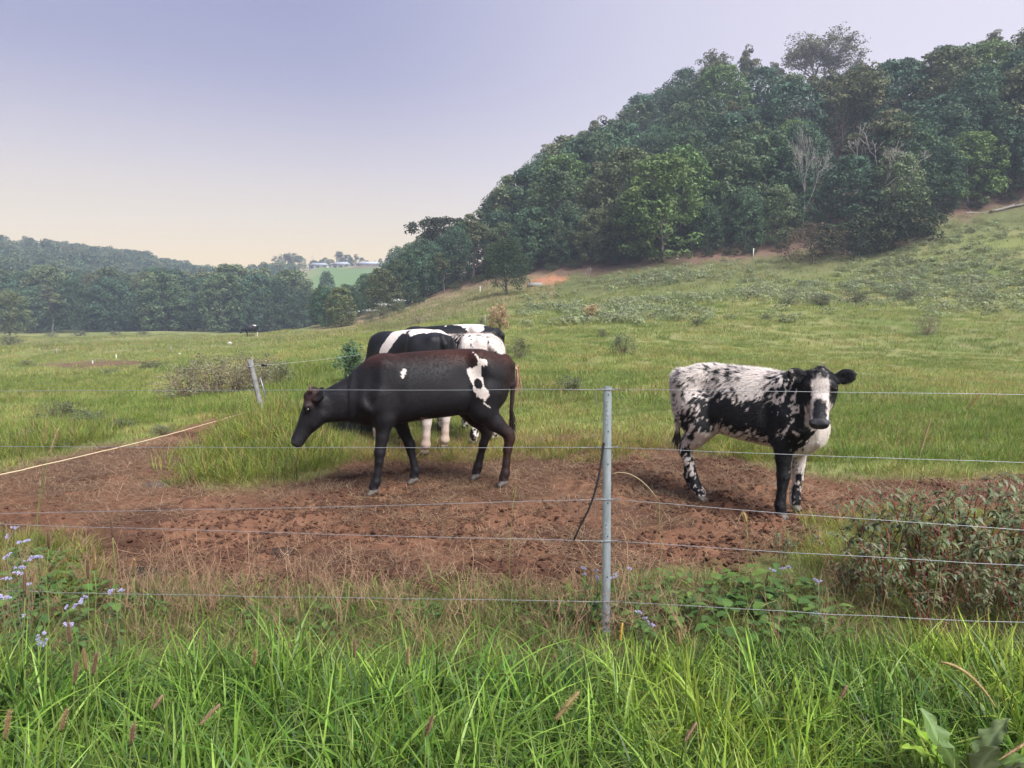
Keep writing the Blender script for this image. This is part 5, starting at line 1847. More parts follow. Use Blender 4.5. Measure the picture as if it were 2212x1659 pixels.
def flower_mesh(seed):
    """fluffy lavender head: a cluster of small tufts"""
    rg = np.random.default_rng(seed)
    mb = MB()
    for k in range(5):
        c = np.array((rg.normal(0, .008), rg.normal(0, .008), rg.normal(0, .003)))
        n = 46
        d_ = unitn(rg.normal(0, 1, (n, 3)) + np.array((0, 0, .8)))
        s_ = unitn(np.cross(d_, rg.normal(0, 1, (n, 3)))) * .0011
        r_ = .0075 * rg.uniform(.7, 1.1, (n, 1))
        V = np.stack([c + d_ * .001 - s_, c + d_ * .001 + s_, c + d_ * r_ + s_ * 1.2, c + d_ * r_ - s_ * 1.2], 1).reshape(-1, 3)
        mb.add(V, np.arange(4 * n).reshape(-1, 4), None, np.repeat(np.array((.60, .57, .80)) * rg.uniform(.75, 1.15, (n, 1)), 4, 0))
    o = mb.build('flower', M['petal'], None, False, PROTO)
    me = o.data; bpy.data.objects.remove(o)
    return me


FLW = [flower_mesh(i) for i in range(3)]


def flowering(u, v, Y, heads, label, k=0, fs=1.0):
    """weed whose flower heads stand at the given picture points"""
    hp_ = [np.array(PT(a, b_, Y + RNG.uniform(-.06, .06))) for a, b_ in heads]
    x = float(np.mean([p[0] for p in hp_])); z = float(HG(x, Y))
    r = empty('flowering_weed', (x, Y, z))
    o_ = np.array((x, Y, z))
    rg = np.random.default_rng(int(u) + k)
    st = MB(); B_, D_ = [], []
    for p in hp_:
        q = wiggle(rg, np.array((rg.normal(0, .02), rg.normal(0, .02), -.02)), p - o_, 7, .008)
        st.tube(q, np.linspace(.0026, .0012, 7), 5, (.13, .14, .07))
        o = bpy.data.objects.new('flower', FLW[rg.integers(0, 3)]); ROOT.objects.link(o); o.parent = r
        o.location = p - o_; o.rotation_euler = (rg.normal(0, .3), rg.normal(0, .3), rg.uniform(0, 6)); s = fs * rg.uniform(.6, 1.05); o.scale = (s, s, s)
        for j in range(9):
            f_ = rg.uniform(.05, .85); a = rg.uniform(0, 6.28)
            B_.append([np.interp(f_, np.linspace(0, 1, 7), q[:, c_]) for c_ in range(3)]); D_.append((math.cos(a), math.sin(a), rg.uniform(-.2, .5)))
    st.build('stems', M['stalk'], r, True)
    B_, D_ = np.array(B_), unitn(np.array(D_)); n = len(B_)
    col = np.array((.085, .15, .045)) * rg.uniform(.75, 1.3, (n, 1))
    le, wi = rg.uniform(.025, .05, n), rg.uniform(.016, .032, n)
    V, Q, C = strips(B_, D_, np.tile((0, 0, 1.0), (n, 1)), le, wi, rg, col, 3, .35, (.3, 1, .8, .06))
    MB().add(V, Q, None, C).build('leaves', M['weed'], r)
    return tag(r, label, 'flower', 'lavender flowered weeds')


flowering(1, 0, 3.2, [(32, 1139), (15, 1160), (40, 1172), (60, 1168)], 'tallest lavender flowered weed at the left edge above the rest')
flowering(2, 0, 3.1, [(15, 1202), (72, 1204), (85, 1202), (62, 1210)], 'lavender flowered weed with a cluster of four heads near the left edge')
flowering(3, 0, 3.05, [(15, 1250), (40, 1238), (60, 1262), (45, 1226)], 'low lavender flowered weed among leaves at the left edge')
flowering(4, 0, 2.9, [(0, 1288), (18, 1290), (50, 1330)], 'pale flowered weed half out of the frame at far left')
flowering(5, 0, 2.85, [(85, 1380), (95, 1368), (150, 1348), (90, 1390), (147, 1352)], 'biggest pale blue flower clusters in the lower left grass', 5, 1.15)
flowering(6, 0, 3.1, [(175, 1300), (185, 1290), (165, 1308), (143, 1312)], 'lavender flowered weed on the edge of the soil', 6)
flowering(7, 0, 3.15, [(240, 1278), (262, 1274)], 'lavender flowered weed with two heads beside the bottom wire', 7)
flowering(8, 0, 3.5, [(1262, 1228), (1290, 1232), (1262, 1241), (1290, 1247)], 'lavender flowered weed just left of the steel post', 8)
flowering(9, 0, 3.5, [(1325, 1248), (1360, 1228), (1330, 1240)], 'lavender flowered weed just right of the steel post', 9)
flowering(10, 0, 3.25, [(1400, 1343), (1408, 1350), (1395, 1335), (1380, 1322)], 'lavender flowered weed low to the right of the steel post', 10)
flowering(11, 0, 3.5, [(1690, 1228), (1703, 1225), (1670, 1232)], 'lavender flowered weed below the calf on bare soil', 11)
flowering(12, 0, 3.35, [(1760, 1252), (1768, 1258), (1762, 1325), (1770, 1330)], 'lavender flowered weed at the foot of the weed thicket', 12)
HB = [(1400, 1330, 1.3), (1470, 1300, 1.3), (1560, 1330, 1.6), (1640, 1310, 1.9), (1700, 1340, 1.7), (1600, 1380, 1.5), (1740, 1380, 1.4), (1250, 1330, 1.2), (1180, 1350, 1.1), (60, 1300, 1.7), (20, 1350, 1.6), (130, 1300, 1.4),
      (200, 1330, 1.3), (90, 1240, 1.4), (20, 1240, 1.5), (560, 1350, .9), (700, 1360, 1.0), (340, 1320, .9), (900, 1340, .8), (1500, 1370, 1.5), (1350, 1380, 1.2)]
HB.sort()
_hc = {}
for i, (u, v, s) in enumerate(HB):
    g = ground_at(u, v)
    r = empty('broadleaf_herb', g, RNG.uniform(0, 6.28), s)
    for nm, me in zip(('stems', 'leaves'), herbs[i % 3]):
        o = bpy.data.objects.new(nm, me); ROOT.objects.link(o); o.parent = r
    where = 'under the wires right of the steel post' if u > 1312 else ('under the wires left of the steel post' if u > 300 else 'among the lavender flowers at left')
    _hc[where] = _hc.get(where, -1) + 1
    tag(r, 'low leafy green herb, %s from the left %s' % (ORD[_hc[where]], where), 'herb', 'leafy herbs %s' % where)


# foxtail grasses
def foxtail(u0, v0, u1, v1, Y, col, label, arc=0.0, foot=None, thick=.0065):
    thick *= 1.35
    a, b_ = np.array(PT(u0, v0, Y)), np.array(PT(u1, v1, Y - .02))
    gx_ = PT(*(foot or (u0, v0 + 200)), Y).x
    gz_ = float(HG(gx_, Y))
    r = empty('foxtail_grass', (gx_, Y, gz_))
    o_ = np.array((gx_, Y, gz_))
    rg = np.random.default_rng(int(abs(u0) * 7 + v0))
    p = wiggle(rg, np.array((0, 0, -.02)), a - o_, 8, .006)
    MB().tube(p, np.linspace(.0022, .0013, 8), 5, (.14, .18, .05)).build('stem', M['stalk'], r, True)
    n = 9
    t = np.linspace(0, 1, n)[:, None]
    ax_ = (a - o_) + (b_ - a) * t + np.array((0, 0, 1.0)) * arc * 4 * t * (1 - t)
    w = thick * np.sin(np.clip(t[:, 0] * .93 + .07, 0, 1) * np.pi) ** .45
    mb = MB().tube(ax_, w * .55, 6, np.array(col) * .75)
    m_ = 420
    f_ = rg.uniform(0, 1, m_)
    c = np.stack([np.interp(f_, t[:, 0], ax_[:, k]) for k in range(3)], 1)
    tan = unitn(np.gradient(ax_, axis=0)); tn = np.stack([np.interp(f_, t[:, 0], tan[:, k]) for k in range(3)], 1)
    ra = rg.normal(0, 1, (m_, 3)); ra -= tn * np.sum(ra * tn, 1)[:, None]; ra = unitn(ra)
    ww = np.interp(f_, t[:, 0], w)[:, None]
    tip = c + ra * ww * rg.uniform(1.0, 1.7, (m_, 1)) + tn * .006
    s_ = np.cross(ra, tn) * .0007
    V = np.stack([c - s_, c + s_, tip], 1).reshape(-1, 3)
    mb.add(V, None, np.arange(3 * m_).reshape(-1, 3), np.repeat(np.array(col) * rg.uniform(.7, 1.35, (m_, 1)), 3, 0))
    mb.build('seed_head', M['stalk'], r)
    return tag(r, label, 'grass', 'foxtail grasses')


TAN, BRN, GOLD = (.50, .37, .18), (.24, .15, .10), (.50, .32, .07)
foxtail(1197, 1558, 1252, 1492, 2.3, TAN, 'thick tan foxtail seed head leaning in the bottom middle grass', 0, (1170, 1700), .0085)
foxtail(2032, 1430, 2152, 1530, 2.4, (.36, .27, .12), 'long arching foxtail seed head at lower right', .035, (1990, 1700), .0075)
foxtail(1425, 1085, 1322, 1023, 3.30, (.36, .28, .17), 'drooping foxtail head touching the steel post', .05, (1445, 1400), .0042)
foxtail(1345, 1345, 1338, 1415, 3.28, GOLD, 'golden foxtail drooping at the foot of the steel post', .02, (1350, 1500), .0075)
foxtail(1613, 1130, 1606, 1106, 3.2, (.42, .31, .13), 'short golden foxtail tip below the calf', .0, (1620, 1400), .008)
foxtail(1985, 985, 2012, 900, 3.45, (.40, .30, .17), 'pale foxtail standing before the pasture right of the calf', 0, (1890, 1400), .006)
foxtail(2090, 885, 2122, 846, 3.45, (.45, .34, .16), 'topmost pale foxtail at the right above the top wire', 0, (2000, 1400), .006)
foxtail(105, 985, 128, 922, 4.6, (.45, .34, .18), 'taller of two straw coloured foxtails before the rope', 0, (60, 1240), .008)
foxtail(95, 962, 101, 918, 4.7, (.40, .29, .15), 'shorter of two straw coloured foxtails before the rope', 0, (80, 1200), .006)
foxtail(1107, 1085, 1114, 1052, 4.0, (.30, .24, .10), 'small foxtail rising between the brown cow and the post', 0, (1100, 1290), .006)
LB = [(243, 1160, 240, 1117, 3.2), (106, 1185, 103, 1150, 3.0), (54, 1290, 52, 1236, 2.75), (203, 1232, 202, 1180, 3.0), (190, 1250, 188, 1200, 3.1), (290, 1245, 289, 1205, 3.1), (150, 1390, 148, 1340, 2.8), (186, 1450, 180, 1400, 2.6),
      (160, 1480, 168, 1425, 2.6), (200, 1460, 210, 1408, 2.55), (283, 1610, 290, 1560, 2.25), (352, 1500, 332, 1530, 2.4), (475, 1520, 432, 1565, 2.35), (130, 1580, 145, 1530, 2.4), (10, 1600, 22, 1530, 2.3), (880, 1440, 882, 1395, 2.7),
      (548, 1440, 552, 1400, 2.7), (918, 1590, 935, 1545, 2.3), (668, 1260, 664, 1215, 3.2), (1030, 1225, 1012, 1262, 3.2), (765, 1420, 766, 1378, 2.8), (1830, 1480, 1815, 1510, 2.4), (2240, 1590, 2160, 1640, 2.2), (1505, 1560, 1480, 1600, 2.3), (1468, 1395, 1465, 1360, 3.1)]
LB.sort()
_fc = {}
for i, (a, b_, c, d_, Y) in enumerate(LB):
    side_ = 'lower left grass' if a < 700 else ('middle grass' if a < 1312 else 'lower right grass')
    foxtail(a, b_, c, d_, Y * .88, BRN if i % 3 else (.34, .23, .12), 'brown foxtail seed head, %s from the left in the %s' % (ORD[_fc.setdefault(side_, 0)], side_), 0, (a + 8, b_ + 300), .0058)
    _fc[side_] += 1


# the big-leaved dock plant
def big_leaf(L_, W_, seed):
    rg = np.random.default_rng(seed)
    nu, nv_ = 15, 9
    t = np.linspace(0, 1, nu)
    prof = np.sin(np.pi * np.clip(t * .92 + .06, 0, 1)) ** .7 * (1 - .25 * t)
    lob = 1 + .22 * np.sin(t * 26 + rg.uniform(0, 6)) * (t > .05)
    s = np.linspace(-1, 1, nv_)
    V = []
    for i in range(nu):
        for j in range(nv_):
            w = W_ * .5 * prof[i] * (lob[i] if abs(s[j]) > .6 else 1)
            V.append((s[j] * w, t[i] * L_, .10 * w * abs(s[j]) * 4 * .5 + .008 * math.sin(t[i] * 20 + s[j] * 3) * abs(s[j]) - .25 * L_ * t[i] ** 2.4))
    i, j = np.meshgrid(np.arange(nu - 1), np.arange(nv_ - 1), indexing='ij')
    Q = np.stack([i * nv_ + j, i * nv_ + j + 1, (i + 1) * nv_ + j + 1, (i + 1) * nv_ + j], -1).reshape(-1, 4)
    V = np.array(V)
    vein = (np.abs(np.tile(s, nu)) < .08) | (np.abs(np.sin((np.repeat(t, nv_) * 7 - np.abs(np.tile(s, nu)) * 1.6) * np.pi)) < .14)
    return V, Q, vein


dk = empty('dock_plant', (PT(2085, 1600, 2.0).x, 2.0, .08), 0, .85)
rg = np.random.default_rng(14)
DLV = [(3.1, 1.30, .22, .13, (.15, .18, .09)), (2.2, 1.1, .18, .10, (.14, .21, .06)), (3.9, 1.1, .18, .10, (.15, .18, .09)), (1.2, 1.1, .19, .07, (.19, .32, .035)), (5.0, 1.1, .19, .09, (.13, .18, .075)),
       (0.3, 1.2, .20, .10, (.12, .19, .05)), (1.7, .75, .19, .07, (.20, .30, .04)), (4.4, .75, .19, .08, (.14, .22, .06))]
for i, (az, el, L_, W_, c) in enumerate(DLV):
    V, Q, vein = big_leaf(L_, W_, i)
    col = np.tile(c, (len(V), 1)) * rg.uniform(.85, 1.15, (len(V), 1))
    col[vein] = np.array(c) * 1.45 + .03
    mb = MB().add(V, Q, None, col)
    mb.tube([(0, -.16, -.14), (0, -.06, -.04), (0, .02, 0)], [.004, .0035, .003], 6, np.array(c) * 1.3)
    o = mb.build('leaf', M['weed'], dk, True)
    o.rotation_euler = Euler((el, 0, az), 'XYZ')
    o.location = (-.06 * math.sin(az), .06 * math.cos(az), .17 + .03 * math.sin(i * 2.2))
tag(dk, 'big-leaved dock plant in the bottom right corner of the grass', 'plant')

# dung on the soil
def pat(u, v, sx, sy, h, seed, label, col=(.022, .018, .016)):
    g = ground_at(u, v)
    nu, nr = 28, 7
    V = [(0, 0, h)]
    for i in range(1, nr + 1):
        for j in range(nu):
            a = j / nu * 2 * np.pi
            rr = i / nr * (1 + .35 * (float(noise3(math.cos(a) * 2.2, math.sin(a) * 2.2, seed, 3)) - .5))
            zz = h * (1 - (i / nr) ** 2.5) + .5 * h * (float(fbm(math.cos(a) * rr * 4, math.sin(a) * rr * 4, seed, 5, 3)) - .5) - (.03 if i == nr else 0)
            V.append((rr * sx * math.cos(a), rr * sy * math.sin(a), zz))
    T = [(0, 1 + j, 1 + (j + 1) % nu) for j in range(nu)]
    Q = [(1 + (i - 1) * nu + j, 1 + i * nu + j, 1 + i * nu + (j + 1) % nu, 1 + (i - 1) * nu + (j + 1) % nu) for i in range(1, nr) for j in range(nu)]
    o = MB().add(V, Q, T, col).build('cow_pat', M['clod'], None, True)
    o.location = (g.x, g.y, float(HG(g.x, g.y)) + .004); o.rotation_euler = (0, 0, .25)
    return tag(o, label, 'cow pat', 'cow pats on the soil')


pat(300, 1222, .17, .07, .035, 1.0, 'long black cow pat on the red soil in the left foreground')
pat(345, 1044, .16, .10, .03, 2.0, 'dried grey cow pat beside the grass at the left', (.10, .075, .06))
pat(600, 1190, .13, .06, .03, 3.0, 'dark damp lump of dung in front of the brown cow', (.04, .024, .019))

# ------------------------------------------------------------------ pasture shrubs, posts, log, stones
def thicket(seed, leafc, twig, n=95, leaf=.04, per=30, h=1.0, r=.6):
    rg = np.random.default_rng(seed)
    cc = crown_centers(rg, n, h, r, .05, 'dome') * rg.uniform(.75, 1.2, (n, 1))
    cr_ = clump_crown(rg, cc, rg.uniform(.08, .17, n), per, leaf, leafc, .3, .9, .2)
    sg, tp = branching(rg, h * .9, .016, 3, .6, .28, (3, 4), .75, .3)
    mb = MB()
    for k_ in range(22):
        a = rg.uniform(0, 6.28)
        e_ = np.array((r * .95 * math.cos(a) * rg.uniform(.3, 1), r * .95 * math.sin(a) * rg.uniform(.3, 1), h * rg.uniform(.7, 1.12)))
        mb.tube(wiggle(rg, np.array((0, 0, -.05)), e_, 6, .03), np.linspace(.012, .003, 6), 4, twig, False)
    c, t = cr_.build('foliage', M['leaf'], None, False, PROTO), mb.build('stem', M['bark'], None, True, PROTO)
    rr = (c.data, t.data)
    bpy.data.objects.remove(c); bpy.data.objects.remove(t)
    return rr


TH = {'green': thicket(1, (.14, .16, .09), (.12, .09, .07)), 'brown': thicket(2, (.20, .185, .125), (.22, .15, .12), 110, .032, 30), 'dark': thicket(3, (.12, .135, .08), (.09, .07, .06)),
      'thistle': thicket(4, (.10, .18, .10), (.10, .12, .06), 80, .05, 50, 1.0, .34), 'straw': thicket(5, (.36, .28, .16), (.30, .22, .12), 80, .05, 40, 1.0, .45)}


def shrub(u, v, wpx, hpx, kind, label, group='shrubs scattered over the pasture'):
    g = ground_at(u, v)
    s = g.y / FOC
    r = empty('pasture_shrub', (g.x, g.y, g.z - .03), RNG.uniform(0, 6.28))
    ww = wpx * s / (1.25 if kind not in ('thistle', 'straw') else .85)
    r.scale = (ww, ww, hpx * s / 1.05)
    for nm, me in zip(('foliage', 'stem'), TH[kind]):
        o = bpy.data.objects.new(nm, me); ROOT.objects.link(o); o.parent = r
    return tag(r, label, 'bush', group)


shrub(1345, 768, 55, 48, 'green', 'rounded grey green shrub alone in the middle of the pasture')
shrub(1120, 776, 48, 48, 'green', 'round shrub just right of the black and white cows')
shrub(2002, 724, 52, 40, 'brown', 'reddish brown round shrub on the right of the slope')
shrub(1232, 852, 62, 42, 'dark', 'low dark weed clump left of the steel post top')
shrub(1300, 728, 26, 18, 'dark', 'small dark shrub left above the middle pasture shrub')
shrub(1505, 705, 26, 18, 'dark', 'small dark tuft in the pasture above the calf')
shrub(758, 828, 62, 82, 'thistle', 'bluish green thistle rising behind the brown cow neck')
shrub(1078, 712, 42, 52, 'straw', 'tall dry straw coloured grass clump by an old post')
shrub(1277, 684, 36, 26, 'straw', 'pale dry tuft at the edge of the flowery slope')
shrub(905, 700, 36, 18, 'brown', 'brown shrub left above the black and white cows')
shrub(1040, 702, 22, 16, 'dark', 'tiny shrub left of the dry straw clump')
shrub(1770, 660, 60, 26, 'dark', 'low dark shrub where the slope turns weedy')
shrub(1850, 656, 70, 28, 'dark', 'wide dark shrub along the weedy slope')
shrub(1700, 662, 40, 20, 'dark', 'short dark shrub at the left end of the slope weeds')
shrub(1960, 648, 60, 26, 'dark', 'dark shrub at the right end of the slope weeds')
shrub(2120, 660, 40, 14, 'dark', 'flat weed tuft near the right edge of the pasture')
shrub(1655, 690, 20, 12, 'dark', 'single little weed in the open pasture above the calf back')
for i, (u, v, w, h, k) in enumerate([(400, 862, 130, 72, 'brown'), (455, 858, 130, 84, 'brown'), (510, 850, 130, 84, 'brown'), (560, 845, 100, 72, 'brown'), (600, 838, 70, 60, 'green')]):
    shrub(u, v, w, h, k, '%s bush from the left in the brown bramble left of the timber post' % ORD[i], 'brambles by the timber post')
for i, (u, v, w, h) in enumerate([(130, 915, 90, 50), (190, 925, 80, 42), (270, 930, 60, 30), (60, 960, 80, 34), (350, 935, 60, 22), (330, 800, 60, 20), (240, 812, 40, 16), (20, 745, 46, 20), (110, 728, 30, 12), (170, 726, 40, 12), (250, 724, 30, 10), (310, 723, 26, 9), (60, 790, 30, 14)]):
    shrub(u, v, w, h, 'dark' if i % 2 else 'green', '%s low weed clump on the flat left of the brambles' % ORD[i], 'weed clumps on the left flat')


def stake(u, v, hpx, col, label, w=.05):
    g = ground_at(u, v)
    s = g.y / FOC
    r = empty('fence_stake', g)
    h = hpx * s
    mb = MB().tube([(0, 0, -.2), (.01, 0, h * .5), (.02 * h, 0, h)], [w, w * .95, w * .9], 7, col)
    mb.build('shaft', M['wood'], r, True)
    MB().tube([(-w * 1.3, -w, h * .85), (0, -w * 1.25, h * .85), (w * 1.3, -w, h * .85)], .006, 4, (.4, .4, .4)).build('wire_tie', M['wire'], r)
    return tag(r, label, 'stake', 'old stakes across the paddock')


GW, WW = (.22, .20, .18), (.60, .58, .55)
stake(1047, 703, 22, GW, 'weathered stake beside the tall dry straw clump', .06)
stake(992, 712, 10, WW, 'short white stake above the cluster of cows', .05)
stake(1086, 657, 11, GW, 'thin grey stake below the lone conical tree', .05)
stake(1037, 633, 14, WW, 'pale stake left of the lone conical tree', .06)
stake(890, 658, 11, WW, 'pale stake on the skyline edge of the grass', .06)
stake(1627, 556, 19, WW, 'white stake at the foot of the forest left of the brown shrub', .07)
stake(369, 762, 14, GW, 'dark stake on the flat left of the brambles', .05)
stake(251, 778, 12, WW, 'thin pale stake behind the brown patch on the flat', .04)
stake(200, 786, 7, WW, 'low pale stake within the brown patch on the flat', .04)
stake(122, 766, 13, GW, 'dark stump of a stake on the far left of the flat', .06)


def log_(u0, v0, u1, v1, r_, col, label, branches=0):
    a, b_ = ground_at(u0, v0), ground_at(u1, v1)
    o = empty('fallen_log', a)
    d_ = np.array(b_) - np.array(a)
    rg = np.random.default_rng(int(u0))
    p = wiggle(rg, np.array((0, 0, r_ * .8)), d_ + (0, 0, r_ * .8), 9, np.linalg.norm(d_) * .012)
    MB().tube(p, np.linspace(r_, r_ * .6, 9), 8, col).build('trunk', M['wood'], o, True)
    for k in range(branches):
        s = p[rg.integers(2, 7)]
        MB().tube(wiggle(rg, s, s + rg.normal(0, .5, 3) * (1, 1, .4) + (0, 0, .7), 5, .05), np.linspace(r_ * .4, r_ * .1, 5), 5, col).build('branch', M['wood'], o, True)
    return tag(o, label, 'log', 'fallen timber on the slope')


log_(2140, 460, 2235, 436, .20, (.20, .18, .165), 'long grey fallen trunk below the forest at the right edge', 3)
log_(2085, 462, 2135, 459, .07, (.34, .31, .28), 'thin pale fallen branch left of the long grey trunk', 1)
log_(1998, 517, 2030, 512, .07, (.42, .38, .34), 'small pale fallen branch on the slope above the pasture', 1)
log_(1640, 520, 1655, 512, .08, (.25, .22, .20), 'dark broken branch at the forest foot', 3)

import bmesh as _bm
def stone(u, v, px, label, col=(.55, .52, .48)):
    g = ground_at(u, v)
    s = px * g.y / FOC * .5
    bm_ = _bm.new(); _bm.ops.create_icosphere(bm_, subdivisions=3, radius=1)
    V = np.array([q.co[:] for q in bm_.verts]); F = np.array([[q.index for q in f.verts] for f in bm_.faces]); bm_.free()
    V = V * (.7 + .6 * fbm(V[:, 0] + u, V[:, 1], V[:, 2], 5, 3))[:, None] * np.array((1, .8, .62)) * s
    o = mesh_obj('stone', V, F, M['clod'], None, np.tile(col, (len(V), 1)), True)
    o.location = (g.x, g.y, g.z + s * .2)
    return tag(o, label, 'stone', 'pale stones')


stone(1391, 552, 9, 'pale boulder at the forest foot beside the big bright tree')
stone(1463, 560, 6, 'small pale stone below the big bright tree')
stone(497, 744, 12, 'pale stone lying on the flat below the far cow')
stone(388, 765, 7, 'small white stone by the dark stake on the flat')
# concrete tank at the earth cut
g = ground_at(1155, 618)
tk = empty('concrete_trough', g)
MB().box((-1.0, -.4, -.2), (1.0, .4, .42), (.20, .20, .19)).build('basin', M['plain'], tk)
MB().box((-.88, -.3, .36), (.88, .3, .424), (.06, .07, .07)).build('water', M['plain'], tk)
tag(tk, 'small grey concrete trough below the orange earth cut', 'trough')
sp_ = tree_at('bare', 0, 1270, 605, 572, 92, 'small pale leafless sapling right of the orange earth cut', 'tree', None, .9)

# ------------------------------------------------------------------ the farm houses on the far hill
def house(u, v, wpx, hpx, Y, label, wall, roof, nwin, hip=True):
    a, _ = ray(u, 600)
    x = a * Y
    s = Y / FOC
    W_, Ht = wpx * s, hpx * s
    z = PT(u, v, Y).z
    r = empty('farm_house', (x, Y, z))
    D_ = W_ * .55
    MB().box((-W_ / 2, 0, -3.0), (W_ / 2, D_, Ht * .62), wall).build('wall', M['plain'], r)
    o_ = .5
    e = Ht * .60
    V = [(-W_ / 2 - o_, -o_ - 1.2, e), (W_ / 2 + o_, -o_ - 1.2, e), (W_ / 2 + o_, D_ + o_, e), (-W_ / 2 - o_, D_ + o_, e), (-W_ / 2 + W_ * .2, D_ / 2, Ht), (W_ / 2 - W_ * .2, D_ / 2, Ht)]
    MB().add(V, [(0, 1, 5, 4), (2, 3, 4, 5), (0, 3, 2, 1)], [(1, 2, 5), (3, 0, 4)], roof).build('roof', M['plain'], r)
    for i in range(nwin):
        xx = -W_ / 2 + W_ * (i + .5) / nwin
        w = MB().box((xx - .75, -.10, Ht * .12), (xx + .75, -.003, Ht * .48), (.7, .7, .68)).build('window', M['plain'], r)
        MB().box((xx - .62, -.14, Ht * .16), (xx + .62, -.103, Ht * .44), (.05, .06, .075)).build('pane', M['black'], w)
    for i in range(4):
        xx = -W_ / 2 + W_ * i / 3
        MB().box((xx - .08, -1.35, -3), (xx + .08, -1.19, e - .02), (.6, .6, .58)).build('veranda_post', M['plain'], r)
    return tag(r, label, 'house', 'farm houses on the far hill')


house(688, 582, 40, 15, 462, 'pale far farm house at the left end of the hilltop row', (.62, .60, .57), (.24, .26, .30), 3)
house(737, 581, 36, 16, 465, 'far farm house in the middle of the hilltop row above a hedge', (.42, .41, .37), (.27, .29, .32), 3)
house(796, 579, 52, 15, 468, 'long low far farm house with a pale grey roof, rightmost on the hilltop', (.50, .47, .44), (.34, .37, .42), 5)


def hedge(u0, u1, v, hpx, Y, col, label):
    x0, x1 = ray(u0, 600)[0] * Y, ray(u1, 600)[0] * Y
    z = PT(u0, v, Y).z
    rg = np.random.default_rng(int(u0))
    n = 70
    cc = np.stack([rg.uniform(x0, x1, n), Y + rg.uniform(-.8, .8, n), z + rg.uniform(-1.5, hpx * Y / FOC, n)], 1)
    c0_ = np.array(((x0 + x1) / 2, Y, z))
    r = empty('hedge', c0_)
    clump_crown(rg, cc - c0_, .7, 22, .6, col, .2, .8, .4).build('foliage', M['leaf'], r)
    MB().tube([(0, 0, -2), (0, 0, .5)], .12, 5, BARK).build('stem', M['bark'], r)
    return tag(r, label, 'hedge', 'hedges on the far hill')


hedge(726, 757, 584, 5, 452, (.03, .034, .026), 'clipped dark hedge in front of the middle far house')
hedge(778, 818, 586, 3, 452, (.10, .055, .045), 'brownish low hedge in front of the long far house')
hedge(690, 722, 586, 3, 452, (.06, .055, .04), 'thin hedge in front of the left far house')
for i, (u, vt, k, Y, w) in enumerate([(728, 543, 'gum', 488, 1.0), (703, 556, 'dome', 480, .9), (690, 560, 'gum', 490, .8), (752, 550, 'dome', 488, 1.0), (770, 549, 'gum', 490, .9), (783, 556, 'dome', 485, .9), (822, 558, 'dome', 482, 1.0),
                                      (838, 556, 'dome', 480, 1.0), (672, 545, 'bare', 478, .5), (810, 563, 'dome', 500, .9), (848, 548, 'cone', 470, .8), (645, 552, 'dome', 440, 1.0), (625, 545, 'gum', 450, 1.0), (855, 560, 'dome', 460, 1.0), (715, 560, 'dome', 495, 1.2), (740, 557, 'dome', 498, 1.2), (762, 560, 'dome', 500, 1.2), (793, 562, 'dome', 498, 1.2), (680, 562, 'dome', 492, 1.2)]):
    tree_at(k, i, u, 580, vt, Y, '%s far hilltop tree counted from the left of the farm houses row' % ORD[i], 'tree', 'trees around the far farm houses', w)
# blackwood pine crown before the green field
tree_at('cone', 1, 705, 650, 586, 205, 'slim dark pine rising before the bright green far field', 'tree', None, .55)
for i, (u, vt, vb) in enumerate([(700, 680, 700), (745, 684, 704), (760, 672, 700), (800, 668, 696), (830, 655, 688), (862, 646, 678)]):
    g = ground_at(u, vb, 60, 200)
    s = g.y / FOC
    shr = empty('white_flowering_shrub', (g.x, g.y, g.z - .1), i * 1.3)
    shr.scale = (1.5, 1.5, max((vb - vt) * s / 1.05, .8))
    for nm, me in zip(('foliage', 'stem'), TH['green']):
        o = bpy.data.objects.new(nm, me); ROOT.objects.link(o); o.parent = shr
    rg = np.random.default_rng(i)
    n = 60
    c = np.stack([rg.normal(0, .35, n), rg.normal(0, .35, n), 1.0 + rg.normal(0, .05, n)], 1)
    V, Q, C = leaf_quads(c, unitn(rg.normal(0, .3, (n, 3)) + (0, 0, 1)), .14, rg, np.tile((.55, .55, .52), (n, 1)))
    MB().add(V, Q, None, C).build('flowers', M['petal'], shr)
    tag(shr, '%s white flowering shrub from the left along the brow of the field' % ORD[i], 'bush', 'white flowering shrubs on the brow')
def pole(u, vt, Y, label):
    a, _ = ray(u, 600); x = a * Y; z = float(H(x, Y))
    r = empty('power_pole', (x, Y, z))
    h = PT(u, vt, Y).z - z
    MB().tube([(0, 0, -.3), (0, 0, h)], [.2, .14], 7, (.3, .28, .26)).build('shaft', M['wood'], r)
    MB().box((-1.1, -.08, h - .7), (1.1, .08, h - .5), (.3, .28, .26)).build('crossarm', M['wood'], r)
    return tag(r, label, 'pole', 'power poles on the far hill')
pole(848, 552, 458, 'taller far power pole right of the farm houses')
pole(853, 560, 456, 'shorter far power pole right of the farm houses')

